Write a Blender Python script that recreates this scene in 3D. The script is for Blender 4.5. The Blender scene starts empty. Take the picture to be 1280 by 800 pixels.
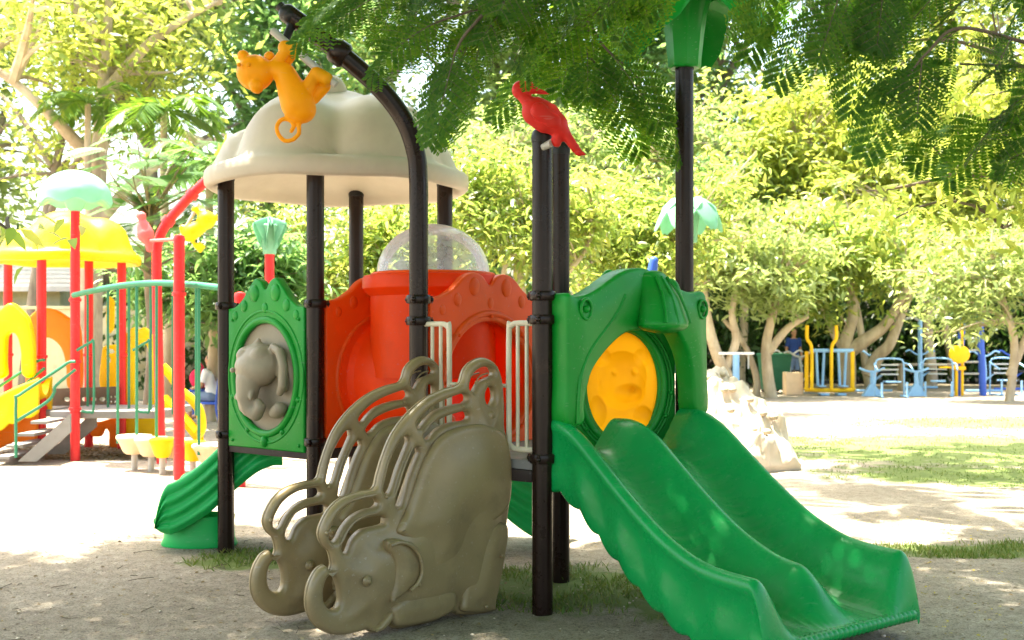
import bpy, bmesh, math, random
import numpy as np
from mathutils import Vector, Matrix
from mathutils.geometry import delaunay_2d_cdt
random.seed(7)
rng = np.random.default_rng(7)
PI = math.pi
sc = bpy.context.scene
COL = sc.collection
F, HZ, CAMH = 1400.0, 420.0, 1.51          # focal length in photo pixels, horizon row, eye height

def pt(px, py, y):                          # world point seen at a photo pixel, at depth y
    return np.array([(px-640)/F*y, y, CAMH-(py-HZ)/F*y])
def ground_depth(py): return F*CAMH/(py-HZ)

# ------------------------------------------------------------------ materials
def new_mat(name):
    m = bpy.data.materials.new(name); m.use_nodes = True
    nt = m.node_tree; nt.nodes.clear()
    out = nt.nodes.new('ShaderNodeOutputMaterial')
    return m, nt, out
def N(nt, t, **kw):
    n = nt.nodes.new(t)
    for k, v in kw.items(): setattr(n, k, v)
    return n
def rgba(c): return (c[0], c[1], c[2], 1)
def ramp(nt, fac, stops):
    r = N(nt, 'ShaderNodeValToRGB')
    el = r.color_ramp.elements
    while len(el) < len(stops): el.new(0.5)
    for e, (p, c) in zip(el, stops):
        e.position = p; e.color = rgba(c) if not isinstance(c, (int, float)) else (c, c, c, 1)
    nt.links.new(fac, r.inputs[0]); return r.outputs[0]
def noise(nt, vec, scale, detail=4, rough=.55):
    n = N(nt, 'ShaderNodeTexNoise'); n.inputs['Scale'].default_value = scale
    n.inputs['Detail'].default_value = detail; n.inputs['Roughness'].default_value = rough
    nt.links.new(vec, n.inputs['Vector']); return n.outputs[0]
def mixc(nt, fac, a, b, mode='MIX'):
    m = N(nt, 'ShaderNodeMix', data_type='RGBA', blend_type=mode)
    for s, v in ((0, fac), (6, a), (7, b)):
        if isinstance(v, (int, float)): m.inputs[s].default_value = v
        elif isinstance(v, (tuple, list)): m.inputs[s].default_value = rgba(v)
        else: nt.links.new(v, m.inputs[s])
    return m.outputs[2]
def plastic(name, col,  rough=.36, dirt=.12, trans=0.0, bump=.02, dirtcol=(.16,.13,.09), spec=.28, fade=.12, scratch=1., wear=False):
    m, nt, out = new_mat(name)
    tc = N(nt, 'ShaderNodeTexCoord').outputs['Object']
    b = N(nt, 'ShaderNodeBsdfPrincipled')
    n1 = noise(nt, tc, 2.2, 5); n2 = noise(nt, tc, 38, 3); n3 = noise(nt, tc, 7, 6, .7)
    lighter = tuple(min(1, c*(1+fade)+.02*fade) for c in col); darker = tuple(c*(1-fade) for c in col)
    c1 = ramp(nt, n1, [(.3, darker), (.7, lighter)])
    dm = ramp(nt, n3, [(.52, 0.), (.78, dirt)])
    c2 = mixc(nt, dm, c1, dirtcol)
    mp = N(nt, 'ShaderNodeMapping'); mp.inputs['Rotation'].default_value = (.5,.9,.3); mp.inputs['Scale'].default_value = (4,90,60); nt.links.new(tc, mp.inputs[0])
    scr = ramp(nt, noise(nt, mp.outputs[0], 1.0, 2, .5), [(.66, 0.), (.72, .22*scratch)])
    c2 = mixc(nt, scr, c2, tuple(min(1, .55*x+.22) for x in col)); nt.links.new(c2, b.inputs['Base Color'])
    if wear:
        at = N(nt, 'ShaderNodeAttribute'); at.attribute_name = 'wear'
        mq = N(nt, 'ShaderNodeMapping'); mq.inputs['Rotation'].default_value = (0,0,.92); mq.inputs['Scale'].default_value = (3,40,6); nt.links.new(tc, mq.inputs[0])
        ws = ramp(nt, noise(nt, mq.outputs[0], 1.0, 6, .7), [(.40, 0.), (.72, .38)])
        ml = N(nt, 'ShaderNodeMath', operation='MULTIPLY'); nt.links.new(at.outputs['Fac'], ml.inputs[0]); nt.links.new(ws, ml.inputs[1])
        c2 = mixc(nt, ml.outputs[0], c2, (.16,.33,.17)); nt.links.new(c2, b.inputs['Base Color'])
    r = ramp(nt, n3, [(.3, rough*.85), (.75, min(1, rough*1.6))]); nt.links.new(r, b.inputs['Roughness'])
    b.inputs['Specular IOR Level'].default_value = spec
    if bump:
        bp = N(nt, 'ShaderNodeBump'); bp.inputs['Strength'].default_value = bump*4; bp.inputs['Distance'].default_value = .004
        nt.links.new(n2, bp.inputs['Height']); nt.links.new(bp.outputs[0], b.inputs['Normal'])
    if trans:
        t = N(nt, 'ShaderNodeBsdfTranslucent'); nt.links.new(c2, t.inputs['Color'])
        mx = N(nt, 'ShaderNodeMixShader'); mx.inputs[0].default_value = trans
        nt.links.new(b.outputs[0], mx.inputs[1]); nt.links.new(t.outputs[0], mx.inputs[2])
        nt.links.new(mx.outputs[0], out.inputs[0])
    else: nt.links.new(b.outputs[0], out.inputs[0])
    return m
def leafmat(name, cols, tcols, trans=.45, rough=.45):
    m, nt, out = new_mat(name)
    g = N(nt, 'ShaderNodeNewGeometry'); rnd = g.outputs['Random Per Island']
    k = len(cols)
    c = ramp(nt, rnd, [(i/(k-1), cols[i]) for i in range(k)])
    t = ramp(nt, rnd, [(i/(len(tcols)-1), tcols[i]) for i in range(len(tcols))])
    b = N(nt, 'ShaderNodeBsdfPrincipled'); nt.links.new(c, b.inputs['Base Color'])
    b.inputs['Roughness'].default_value = rough; b.inputs['Specular IOR Level'].default_value = .4
    tr = N(nt, 'ShaderNodeBsdfTranslucent'); nt.links.new(t, tr.inputs['Color'])
    mx = N(nt, 'ShaderNodeMixShader'); mx.inputs[0].default_value = trans
    nt.links.new(b.outputs[0], mx.inputs[1]); nt.links.new(tr.outputs[0], mx.inputs[2])
    nt.links.new(mx.outputs[0], out.inputs[0]); return m
def bark(name, a, b_, scale=6):
    m, nt, out = new_mat(name)
    tc = N(nt, 'ShaderNodeTexCoord').outputs['Object']
    mp = N(nt, 'ShaderNodeMapping'); mp.inputs['Scale'].default_value = (1, 1, .25); nt.links.new(tc, mp.inputs[0])
    n1 = noise(nt, mp.outputs[0], scale, 8, .7); n2 = noise(nt, tc, 1.5, 3)
    c = ramp(nt, n1, [(.3, a), (.7, b_)]); c = mixc(nt, ramp(nt, n2, [(.45, 0.), (.7, .5)]), c, tuple(min(1, x*1.5) for x in b_))
    b = N(nt, 'ShaderNodeBsdfPrincipled'); nt.links.new(c, b.inputs['Base Color']); b.inputs['Roughness'].default_value = .9
    bp = N(nt, 'ShaderNodeBump'); bp.inputs['Distance'].default_value = .02; bp.inputs['Strength'].default_value = .8
    nt.links.new(n1, bp.inputs['Height']); nt.links.new(bp.outputs[0], b.inputs['Normal'])
    nt.links.new(b.outputs[0], out.inputs[0]); return m

M = {}
M['green'] = plastic('green_plastic', (.001, .26, .024), .34, trans=.08)
M['slide'] = plastic('slide_green_plastic', (.001, .28, .062), .24, wear=True, dirt=.06, bump=.012)
M['bslide'] = plastic('back_slide_green', (.010, .40, .09), .3)
M['red'] = plastic('orange_red_plastic', (.98, .105, .010), .38, trans=.25)
M['redtube'] = plastic('red_tube_plastic', (.98, .09, .008), .36, trans=.55)
M['orange'] = plastic('orange_plastic', (1.0, .40, .008), .4, trans=.68, scratch=0, dirt=.05)
M['monkey'] = plastic('monkey_orange_plastic', (.98, .45, .010), .42, trans=.35, dirt=.12, dirtcol=(.25,.1,.01))
M['beige'] = plastic('beige_plastic', (.58, .515, .42), .42, dirt=.07, trans=.15, scratch=.3)
M['elephant'] = plastic('taupe_plastic', (.262, .192, .094), .31, dirt=.5, dirtcol=(.13,.095,.055), spec=.5, scratch=1.8, fade=.2)
M['taupe'] = plastic('medallion_taupe', (.29, .245, .175), .4, dirt=.3, scratch=.3)
M['post'] = plastic('dark_brown_post', (.013, .005, .003), .26, dirt=.02, spec=.26, dirtcol=(.09,.07,.05), scratch=.12)
M['black'] = plastic('black_cap', (.012, .012, .013), .35)
M['birdred'] = plastic('bird_red_plastic', (.62, .018, .014), .42)
M['cream_metal'] = plastic('cream_rail', (.62, .56, .42), .4, dirt=.3)
M['steel'] = plastic('grey_steel', (.42, .41, .38), .4, dirt=.5, dirtcol=(.2,.13,.08))
M['deck'] = plastic('grey_deck', (.23, .22, .21), .6, dirt=.4)
M['darkdeck'] = plastic('dark_beam', (.03, .02, .018), .5)
M['redpost'] = plastic('red_post', (.70, .025, .03), .3)
M['yellow'] = plastic('yellow_plastic', (.85, .60, .008), .38, trans=.1)
M['orange2'] = plastic('deep_orange_plastic', (.85, .20, .006), .4, trans=.1)
M['railgreen'] = plastic('green_rail', (.03, .20, .11), .38)
M['capgreen'] = plastic('cap_green', (.28, .62, .42), .35, trans=.3)
M['pod'] = plastic('pod_cream', (.72, .52, .34), .45)
M['pink'] = plastic('pink_red', (.70, .13, .13), .4)
M['brown'] = plastic('brown_board', (.14, .09, .06), .6)
M['rockcream'] = plastic('rock_cream', (.60, .50, .40), .6, dirt=.3, dirtcol=(.25,.17,.10), bump=.1)
M['ltblue'] = plastic('light_blue_paint', (.24, .45, .72), .4)
M['blue'] = plastic('deep_blue_paint', (.035, .10, .50), .4)
M['gymyellow'] = plastic('gym_yellow', (.85, .50, .012), .4)
M['gymgrey'] = plastic('gym_grey', (.40, .42, .42), .5)
M['gymgreen'] = plastic('gym_green', (.03, .16, .09), .5)
M['cloth_white'] = plastic('white_cloth', (.75, .76, .80), .9, dirt=.05, bump=.1)
M['cloth_blue'] = plastic('navy_cloth', (.02, .05, .20), .9)
M['cloth_red'] = plastic('crimson_cloth', (.55, .015, .07), .9)
M['denim'] = plastic('denim', (.16, .22, .34), .9)
M['skin'] = plastic('skin', (.42, .22, .13), .55, dirt=0, fade=.06)
M['hair'] = plastic('black_hair', (.012, .010, .009), .5)
M['wall'] = plastic('cream_wall', (.56, .50, .30), .85, dirt=.3, bump=.1)
M['rooftile'] = plastic('pale_roof', (.62, .58, .54), .8, dirt=.3)
M['wood'] = plastic('weathered_wood', (.36, .30, .22), .8, dirt=.4)
M['hedge_dark'] = leafmat('shrub_leaf', [(.018,.045,.010),(.04,.085,.016),(.03,.06,.02)], [(.06,.14,.02),(.10,.20,.03)], .25)
M['mango'] = leafmat('mango_leaf', [(.19,.24,.045),(.08,.14,.03),(.27,.29,.06),(.14,.21,.07),(.09,.17,.04),(.34,.33,.09)], [(.52,.60,.10),(.28,.45,.06),(.72,.70,.14),(.42,.56,.14),(.34,.50,.08)], .55, .30)
M['mango_pale'] = leafmat('pale_leaf', [(.18,.25,.09),(.24,.30,.12),(.13,.21,.07)], [(.46,.58,.16),(.58,.64,.20)], .48, .3)
M['fernleaf'] = leafmat('feathery_leaf', [(.022,.075,.008),(.035,.10,.012),(.028,.085,.014)], [(.10,.30,.012),(.18,.42,.016),(.32,.52,.02)], .42, .75)
M['talltree'] = leafmat('tall_tree_leaf', [(.11,.18,.06),(.16,.23,.09),(.19,.25,.08)], [(.38,.54,.14),(.52,.62,.16),(.42,.56,.20)], .52, .45)
M['ferngreen'] = leafmat('layered_leaf', [(.06,.15,.05),(.10,.20,.08),(.07,.17,.08)], [(.26,.48,.12),(.36,.56,.16)], .5, .45)
M['yellowleaf'] = leafmat('yellow_green_leaf', [(.16,.21,.04),(.22,.26,.05),(.10,.17,.04)], [(.50,.58,.08),(.64,.66,.12),(.36,.50,.08)], .55, .4)
M['palm'] = leafmat('palm_leaf', [(.05,.12,.02),(.09,.18,.03)], [(.18,.36,.03),(.30,.46,.04)], .4, .4)
M['bark_pale'] = bark('pale_bark', (.24,.18,.11), (.46,.38,.27))
M['bark_grey'] = bark('grey_bark', (.11,.085,.06), (.24,.20,.15))
M['bark_dark'] = bark('dark_bark', (.05,.038,.025), (.13,.10,.07), 10)
def glassmat():
    m, nt, out = new_mat('clear_dome_plastic')
    b = N(nt, 'ShaderNodeBsdfPrincipled'); b.inputs['Base Color'].default_value = (.92,.93,.95,1); b.inputs['Roughness'].default_value = .12
    b.inputs['Specular IOR Level'].default_value = .8
    t = N(nt, 'ShaderNodeBsdfTransparent'); t.inputs[0].default_value = (.93,.95,.97,1)
    lw = N(nt, 'ShaderNodeFresnel'); lw.inputs[0].default_value = 1.22
    tc = N(nt, 'ShaderNodeTexCoord').outputs['Object']
    n = ramp(nt, noise(nt, tc, 9, 6, .7), [(.35, .16), (.75, .42)])
    ad = N(nt, 'ShaderNodeMath', operation='ADD', use_clamp=True); nt.links.new(lw.outputs[0], ad.inputs[0]); nt.links.new(n, ad.inputs[1])
    mx = N(nt, 'ShaderNodeMixShader'); nt.links.new(ad.outputs[0], mx.inputs[0]); nt.links.new(t.outputs[0], mx.inputs[1]); nt.links.new(b.outputs[0], mx.inputs[2])
    nt.links.new(mx.outputs[0], out.inputs[0]); return m
M['clear'] = glassmat()

# ------------------------------------------------------------------ objects
def tag(o, label=None, cat=None, group=None, kind=None):
    if label: o['label'] = label
    if cat: o['category'] = cat
    if group: o['group'] = group
    if kind: o['kind'] = kind
    return o
def thing(name, label, cat, loc=(0,0,0), rz=0, group=None):
    o = bpy.data.objects.new(name, None); COL.objects.link(o)
    o.location = tuple(float(v) for v in loc); o.rotation_euler = (0,0,rz); o.empty_display_size = .1
    return tag(o, label, cat, group)
def top_of(o):
    while o.parent: o = o.parent
    return o
def copy_tree(o, parent=None):
    c = o.copy(); COL.objects.link(c)
    if parent is not None: c.parent = parent
    for ch in list(o.children): copy_tree(ch, c)
    return c

class MB:
    def __init__(s): s.v = []; s.f = []; s.n = 0
    def raw(s, verts, faces):
        verts = np.asarray(verts, float).reshape(-1, 3); k = s.n
        s.v.append(verts); s.n += len(verts)
        s.f.extend([tuple(int(i)+k for i in f) for f in faces]); return s
    def xform(s, mat, start=0):
        a = np.concatenate(s.v); mat = np.array(mat)
        a[start:] = a[start:] @ mat[:3,:3].T + mat[:3,3]; s.v = [a]; return s
    def box(s, c, size, R=None):
        c = np.asarray(c, float); h = np.asarray(size, float)/2
        vs = np.array([[x,y,z] for x in (-1,1) for y in (-1,1) for z in (-1,1)])*h
        if R is not None: vs = vs @ np.array(R).T
        return s.raw(vs+c, [(0,1,3,2),(4,6,7,5),(0,4,5,1),(2,3,7,6),(0,2,6,4),(1,5,7,3)])
    def rbox(s, c, size, b=.01, R=None):     # box with chamfered edges
        bm = bmesh.new(); bmesh.ops.create_cube(bm, size=1)
        for v in bm.verts: v.co = Vector((v.co.x*size[0], v.co.y*size[1], v.co.z*size[2]))
        bmesh.ops.bevel(bm, geom=bm.edges[:], offset=b, segments=2, affect='EDGES', profile=.6)
        vs = np.array([v.co[:] for v in bm.verts]); fs = [[v.index for v in f.verts] for f in bm.faces]; bm.free()
        if R is not None: vs = vs @ np.array(R).T
        return s.raw(vs+np.asarray(c, float), fs)
    def tube(s, path, rad, seg=12, prof=None, cap=True):
        P = np.asarray(path, float); n = len(P)
        R = np.full(n, rad, float) if np.isscalar(rad) else np.asarray(rad, float)
        T = np.gradient(P, axis=0); T /= np.linalg.norm(T, axis=1)[:,None]+1e-12
        a = np.array([1.,0,0]) if abs(T[0][0]) < .8 else np.array([0,1.,0])
        u = a - T[0]*np.dot(a, T[0]); u /= np.linalg.norm(u)
        th = np.linspace(0, 2*PI, seg, endpoint=False)
        pr = np.ones(seg) if prof is None else np.array([prof(t) for t in th])
        vs = []
        for i in range(n):
            u = u - T[i]*np.dot(u, T[i]); u /= np.linalg.norm(u); w = np.cross(T[i], u)
            vs.append(P[i] + (R[i]*pr)[:,None]*(np.cos(th)[:,None]*u + np.sin(th)[:,None]*w))
        fs = [(i*seg+j, i*seg+(j+1)%seg, (i+1)*seg+(j+1)%seg, (i+1)*seg+j) for i in range(n-1) for j in range(seg)]
        if cap: fs += [tuple(range(seg))[::-1], tuple((n-1)*seg+j for j in range(seg))]
        return s.raw(np.concatenate(vs), fs)
    def sphere(s, c, r, scale=(1,1,1), nu=20, nv=12, R=None):
        th = np.linspace(0, PI, nv+1)[1:-1]; ph = np.linspace(0, 2*PI, nu, endpoint=False)
        vs = [(0,0,1)] + [(math.sin(t)*math.cos(p), math.sin(t)*math.sin(p), math.cos(t)) for t in th for p in ph] + [(0,0,-1)]
        vs = np.array(vs)*r*np.array(scale)
        if R is not None: vs = vs @ np.array(R).T
        fs = [(0, 1+j, 1+(j+1)%nu) for j in range(nu)]
        for i in range(nv-2):
            for j in range(nu):
                fs.append((1+i*nu+j, 1+(i+1)*nu+j, 1+(i+1)*nu+(j+1)%nu, 1+i*nu+(j+1)%nu))
        L = len(vs)-1; b = 1+(nv-2)*nu
        fs += [(L, b+(j+1)%nu, b+j) for j in range(nu)]
        return s.raw(vs+np.asarray(c, float), fs)
    def lathe(s, prof, c=(0,0,0), seg=32, wob=None):
        vs, n = [], len(prof)
        for (r, z) in prof:
            for j in range(seg):
                a = 2*PI*j/seg; dr, dz = wob(a, r, z) if wob else (0, 0)
                vs.append((c[0]+(r+dr)*math.cos(a), c[1]+(r+dr)*math.sin(a), c[2]+z+dz))
        fs = [(i*seg+j, i*seg+(j+1)%seg, (i+1)*seg+(j+1)%seg, (i+1)*seg+j) for i in range(n-1) for j in range(seg)]
        if prof[0][0] > 1e-6: fs.append(tuple(range(seg))[::-1])
        if prof[-1][0] > 1e-6: fs.append(tuple((n-1)*seg+j for j in range(seg)))
        return s.raw(vs, fs)
    def build(s, name, mat, parent=None, label=None, local=False, sharp=40, recalc=True, smooth=True):
        a = np.concatenate(s.v)
        if parent is not None and not local: a = a - np.array(top_of(parent).location)
        me = bpy.data.meshes.new(name); me.from_pydata(a.tolist(), [], s.f)
        if recalc:
            bm = bmesh.new(); bm.from_mesh(me)
            bmesh.ops.remove_doubles(bm, verts=bm.verts, dist=1e-5)
            bmesh.ops.recalc_face_normals(bm, faces=bm.faces); bm.to_mesh(me); bm.free()
        me.materials.append(mat)
        if smooth:
            me.polygons.foreach_set('use_smooth', [True]*len(me.polygons))
            me.set_sharp_from_angle(angle=math.radians(sharp))
        o = bpy.data.objects.new(name, me); COL.objects.link(o)
        if parent is not None: o.parent = parent
        if label: o['label'] = label
        return o

def fast_mesh(name, verts, quads, mat, parent=None, local=False):
    """many quads from numpy arrays"""
    verts = np.asarray(verts, np.float32); quads = np.asarray(quads, np.int32)
    if parent is not None and not local: verts = verts - np.array(top_of(parent).location, np.float32)
    me = bpy.data.meshes.new(name)
    me.vertices.add(len(verts)); me.vertices.foreach_set('co', verts.ravel())
    k = quads.shape[1]
    me.loops.add(quads.size); me.loops.foreach_set('vertex_index', quads.ravel())
    me.polygons.add(len(quads)); me.polygons.foreach_set('loop_start', np.arange(0, quads.size, k, dtype=np.int32))
    me.update(calc_edges=True); me.validate()
    me.materials.append(mat)
    o = bpy.data.objects.new(name, me); COL.objects.link(o)
    if parent is not None: o.parent = parent
    return o

# ---- plates: outline with holes, rounded edges, optional pillow
def smooth_loop(pts, step):
    P = np.asarray(pts, float); n = len(P); out = []
    for i in range(n):
        p0, p1, p2, p3 = P[i-1], P[i], P[(i+1)%n], P[(i+2)%n]
        k = max(1, int(np.linalg.norm(p2-p1)/step))
        for t in np.arange(k)/k:
            out.append(.5*((2*p1)+(-p0+p2)*t+(2*p0-5*p1+4*p2-p3)*t*t+(-p0+3*p1-3*p2+p3)*t**3))
    return np.array(out)
def smooth_path(pts, k=8):
    P = np.asarray(pts, float); n = len(P); out = []
    for i in range(n-1):
        p0 = P[i-1] if i else 2*P[0]-P[1]; p1, p2 = P[i], P[i+1]; p3 = P[i+2] if i+2 < n else 2*P[-1]-P[-2]
        for t in np.arange(k)/k:
            out.append(.5*((2*p1)+(-p0+p2)*t+(2*p0-5*p1+4*p2-p3)*t*t+(-p0+3*p1-3*p2+p3)*t**3))
    out.append(P[-1]); return np.array(out)
def area(P): x, y = P[:,0], P[:,1]; return .5*np.sum(x*np.roll(y,-1)-np.roll(x,-1)*y)
def inside(pts, P):
    x, y = pts[:,0][:,None], pts[:,1][:,None]
    x1, y1 = P[:,0][None], P[:,1][None]; x2, y2 = np.roll(P[:,0],-1)[None], np.roll(P[:,1],-1)[None]
    c = ((y1 > y) != (y2 > y)) & (x < (x2-x1)*(y-y1)/(y2-y1+1e-15)+x1)
    return c.sum(1) % 2 == 1
def seg_dist(pts, P):
    out = np.full(len(pts), 1e9); A = P; B = np.roll(P, -1, axis=0)
    for a, b in zip(A, B):
        d = b-a; t = np.clip(((pts-a)@d)/(d@d+1e-12), 0, 1); q = pts-(a+t[:,None]*d)
        out = np.minimum(out, np.hypot(q[:,0], q[:,1]))
    return out
def inset(P, d):                             # towards the material; P must be ccw (outline) or cw (hole)
    e = np.roll(P,-1,axis=0)-P; e /= np.linalg.norm(e,axis=1)[:,None]+1e-12
    n = np.stack([-e[:,1], e[:,0]],1); n = n+np.roll(n,1,axis=0); n /= np.linalg.norm(n,axis=1)[:,None]+1e-12
    return P+n*d
def plate(mb, frame, outline, holes=(), T=.04, b=.015, pillow=None, grid=.04, back=None):
    """frame = (origin, xdir, updir, front normal); outline / holes in local metres"""
    O, X, U, Nn = [np.asarray(v, float) for v in frame]
    loops = []
    for i, L in enumerate([outline, *holes]):
        L = np.asarray(L, float)
        if (area(L) > 0) != (i == 0): L = L[::-1]
        loops.append(L)
    steps = [(b*(1-math.cos(a)), (T-b)+b*math.sin(a)) for a in (0, PI/6, PI/3, PI/2)]
    W = lambda p, z: O + p[:,0][:,None]*X + p[:,1][:,None]*U + np.asarray(z).reshape(-1,1)*Nn
    capl = [inset(L, b) for L in loops]
    for side in (1, -1):
        pil = pillow if side > 0 else (back if back is not None else pillow)
        if back is False and side < 0: pil = None
        edges, pts2, k = [], [], 0
        for L in capl:
            n = len(L); pts2.append(L); edges += [(k+i, k+(i+1)%n) for i in range(n)]; k += n
        allb = np.concatenate(pts2)
        if pil:
            lo, hi = allb.min(0), allb.max(0)
            gx, gy = np.meshgrid(np.arange(lo[0], hi[0], grid), np.arange(lo[1], hi[1], grid))
            g = np.stack([gx.ravel(), gy.ravel()], 1); g[:,0] += (np.round(gy.ravel()/grid) % 2)*grid*.5
            ok = inside(g, capl[0])
            for h in capl[1:]: ok &= ~inside(g, h)
            g = g[ok]; d = np.min([seg_dist(g, L) for L in capl], axis=0)
            g = g[d > grid*.45]; pts2.append(g)
        P2 = np.concatenate(pts2)
        r = delaunay_2d_cdt([Vector(p) for p in P2], edges, [], 0, 1e-7)
        V2 = np.array([v[:] for v in r[0]]); Tn = np.array(r[2])
        c = V2[Tn].mean(1); ok = inside(c, capl[0])
        for h in capl[1:]: ok &= ~inside(c, h)
        z = np.full(len(V2), T)
        if pil:
            d = np.min([seg_dist(V2, L) for L in capl], axis=0); z = z+np.array([pil(dd, p) for dd, p in zip(d, V2)])
        mb.raw(W(V2, side*z), Tn[ok].tolist())
        for L in loops:                      # rounded rim
            n = len(L); rings = [W(inset(L, o), np.full(n, side*zz)) for o, zz in steps]
            rings = [W(L, np.zeros(n))] + rings
            fs = [(i*n+j, i*n+(j+1)%n, (i+1)*n+(j+1)%n, (i+1)*n+j) for i in range(len(rings)-1) for j in range(n)]
            mb.raw(np.concatenate(rings), fs)
    return mb
def ellipse(cx, cy, rx, ry, n=48): a = np.linspace(0, 2*PI, n, endpoint=False); return np.stack([cx+rx*np.cos(a), cy+ry*np.sin(a)], 1)
def frame_between(P0, P1):
    """vertical plane through two ground points; x runs P0->P1, the front faces the viewer's side"""
    P0, P1 = np.array([*P0, 0.]), np.array([*P1, 0.]); X = (P1-P0)/np.linalg.norm(P1-P0)
    return (P0, X, np.array([0,0,1.]), np.array([X[1], -X[0], 0]))
def unproject(frame, pts):                   # photo pixels -> metres in that plane
    O, X, U, Nn = frame; out = []
    for px, py in pts:
        dx = (px-640)/F
        s = (dx*O[1]-O[0])/(X[0]-dx*X[1]); y = O[1]+s*X[1]
        out.append((s, CAMH-(py-HZ)/F*y))
    return np.array(out)
def on(frame, s, h, out=0): return frame[0]+frame[1]*s+frame[2]*h+frame[3]*out

# ---- blobs: capsules fused into one continuous skin
def blob(mb, caps, voxel=.012, smooth=4, mat=None):
    bm = bmesh.new()
    for c in caps:
        if len(c) == 2: c = (c[0], c[1], c[0], c[1])
        vs = []
        for p, r in ((c[0], c[1]), (c[2], c[3])):
            r = np.broadcast_to(np.asarray(r, float), (3,))
            nu_ = 24 if r.max() > .05 else 14; nv_ = 14 if r.max() > .05 else 8
            for i in range(nv_+1):
                t = PI*i/nv_
                for j in range(nu_):
                    a = 2*PI*j/nu_
                    vs.append(bm.verts.new(Vector(np.asarray(p, float)+r*np.array([math.sin(t)*math.cos(a), math.sin(t)*math.sin(a), math.cos(t)]))))
        res = bmesh.ops.convex_hull(bm, input=vs)
        bad = [e for e in set(res['geom_interior']+res['geom_unused']) if isinstance(e, bmesh.types.BMVert) and e.is_valid]
        bmesh.ops.delete(bm, geom=bad, context='VERTS')
    me = bpy.data.meshes.new('tmp'); bm.to_mesh(me); bm.free()
    o = bpy.data.objects.new('tmp', me); COL.objects.link(o)
    r = o.modifiers.new('r', 'REMESH'); r.mode = 'VOXEL'; r.voxel_size = voxel
    if smooth: s = o.modifiers.new('s', 'SMOOTH'); s.iterations = smooth; s.factor = .5
    dg = bpy.context.evaluated_depsgraph_get(); ev = o.evaluated_get(dg); m2 = ev.to_mesh()
    v = np.array([x.co[:] for x in m2.vertices]).reshape(-1,3); f = [tuple(p.vertices) for p in m2.polygons]
    ev.to_mesh_clear(); bpy.data.objects.remove(o); bpy.data.meshes.remove(me)
    if mat is not None: mat = np.array(mat); v = v @ mat[:3,:3].T + mat[:3,3]
    return mb.raw(v, f)
def frame_mat(frame, s, h, out):             # local x right, y INTO the panel, z up
    O, X, U, Nn = frame; m = np.eye(4); m[:3,0] = X; m[:3,1] = -Nn; m[:3,2] = U; m[:3,3] = on(frame, s, h, out); return m
# ================================================================== the main play structure
A=(.167,6.14); B=(.30,6.93); C=(-2.01,7.87); D=(-1.28,7.29); E=(-.56,6.72); Fp=(1.078,7.0)
H=(-.49,8.17); G=(-1.22,8.77); Q=(.235,7.62)
DECK = .82
play = thing('play_structure', 'nearest play structure with dark brown posts, beige dome roof, taupe elephants and green double slide', 'playground set', (-.2,7.2,0))
def groove(t): return 1-.085*max(0, math.cos(5*t+.6))**10
def clamp_mb(x, y, z, r=.057):
    m = MB(); m.lathe([(r-.004,-.026),(r+.012,-.026),(r+.017,-.018),(r+.017,.018),(r+.012,.026),(r-.004,.026)], (x,y,z), 20)
    for a in (.5, 2.6, 4.4):
        c = np.array([x+math.cos(a)*(r+.026), y+math.sin(a)*(r+.026), z])
        m.sphere(c, .016, nu=8, nv=6); m.tube([c-[0,0,.022], c+[0,0,.022]], .009, 8)
    return m
def post(p, top, clamps, base=-.05):
    m = MB(); m.tube([(p[0],p[1],z) for z in np.linspace(base, top, 8)], .057, 40, groove)
    o = m.build('post', M['post'], play, sharp=60)
    c = MB(); c.lathe([(.060,-.03),(.062,0),(.055,.03),(.035,.05),(0,.058)], (p[0],p[1],top), 24); c.build('post_cap', M['black'], o)
    for z in clamps: clamp_mb(p[0], p[1], z).build('clamp', M['post'], o)
    return o
post(A, 2.60, [1.73, 1.60, .84]); post(B, 2.66, [1.73, .86]); post(C, 2.63, [1.72, .82]); post(D, 2.64, [1.72, .82])
post(H, 2.63, [1.74]); post(G, 2.63, [1.74]); post(Q, 1.70, [1.6]); post(Fp, 3.20, [1.76, .86])
# the tall post that bends over at the top and carries the monkey
pth = [(E[0],E[1],z) for z in np.linspace(-.05, 2.42, 7)]
arc = smooth_path([(E[0],E[1],2.42),(E[0]-.015,E[1],2.60),(E[0]-.085,E[1]-.01,2.80),(E[0]-.22,E[1]-.03,2.98),(E[0]-.40,E[1]-.06,3.14),(E[0]-.62,E[1]-.09,3.31),(E[0]-.76,E[1]-.11,3.41)], 7)
bent = MB().tube(np.concatenate([pth, arc[1:]]), .057, 40, groove).build('bent_post', M['post'], play, sharp=60)
for z in (1.73, 1.60, .84): clamp_mb(E[0],E[1],z).build('clamp', M['post'], bent)
ca = arc[int(len(arc)*.71)]; dv = arc[-1]-arc[-4]; dv /= np.linalg.norm(dv)
MB().tube([ca-dv*.05, ca-dv*.03, ca+dv*.03, ca+dv*.05], [.066,.078,.078,.066], 24).build('clamp', M['post'], bent)
kb = arc[-1]+np.array([-.055,0,.05])
m = MB().sphere(arc[-1], .058, nu=16, nv=10); m.tube([arc[-1], kb], .03, 10); m.sphere(pt(362,20,6.6), .05); m.tube([arc[-1]-[0.02,0,0], pt(364,32,6.6), pt(354,58,6.58)], .026, 10)
m.build('end_knob', M['black'], bent)

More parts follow.
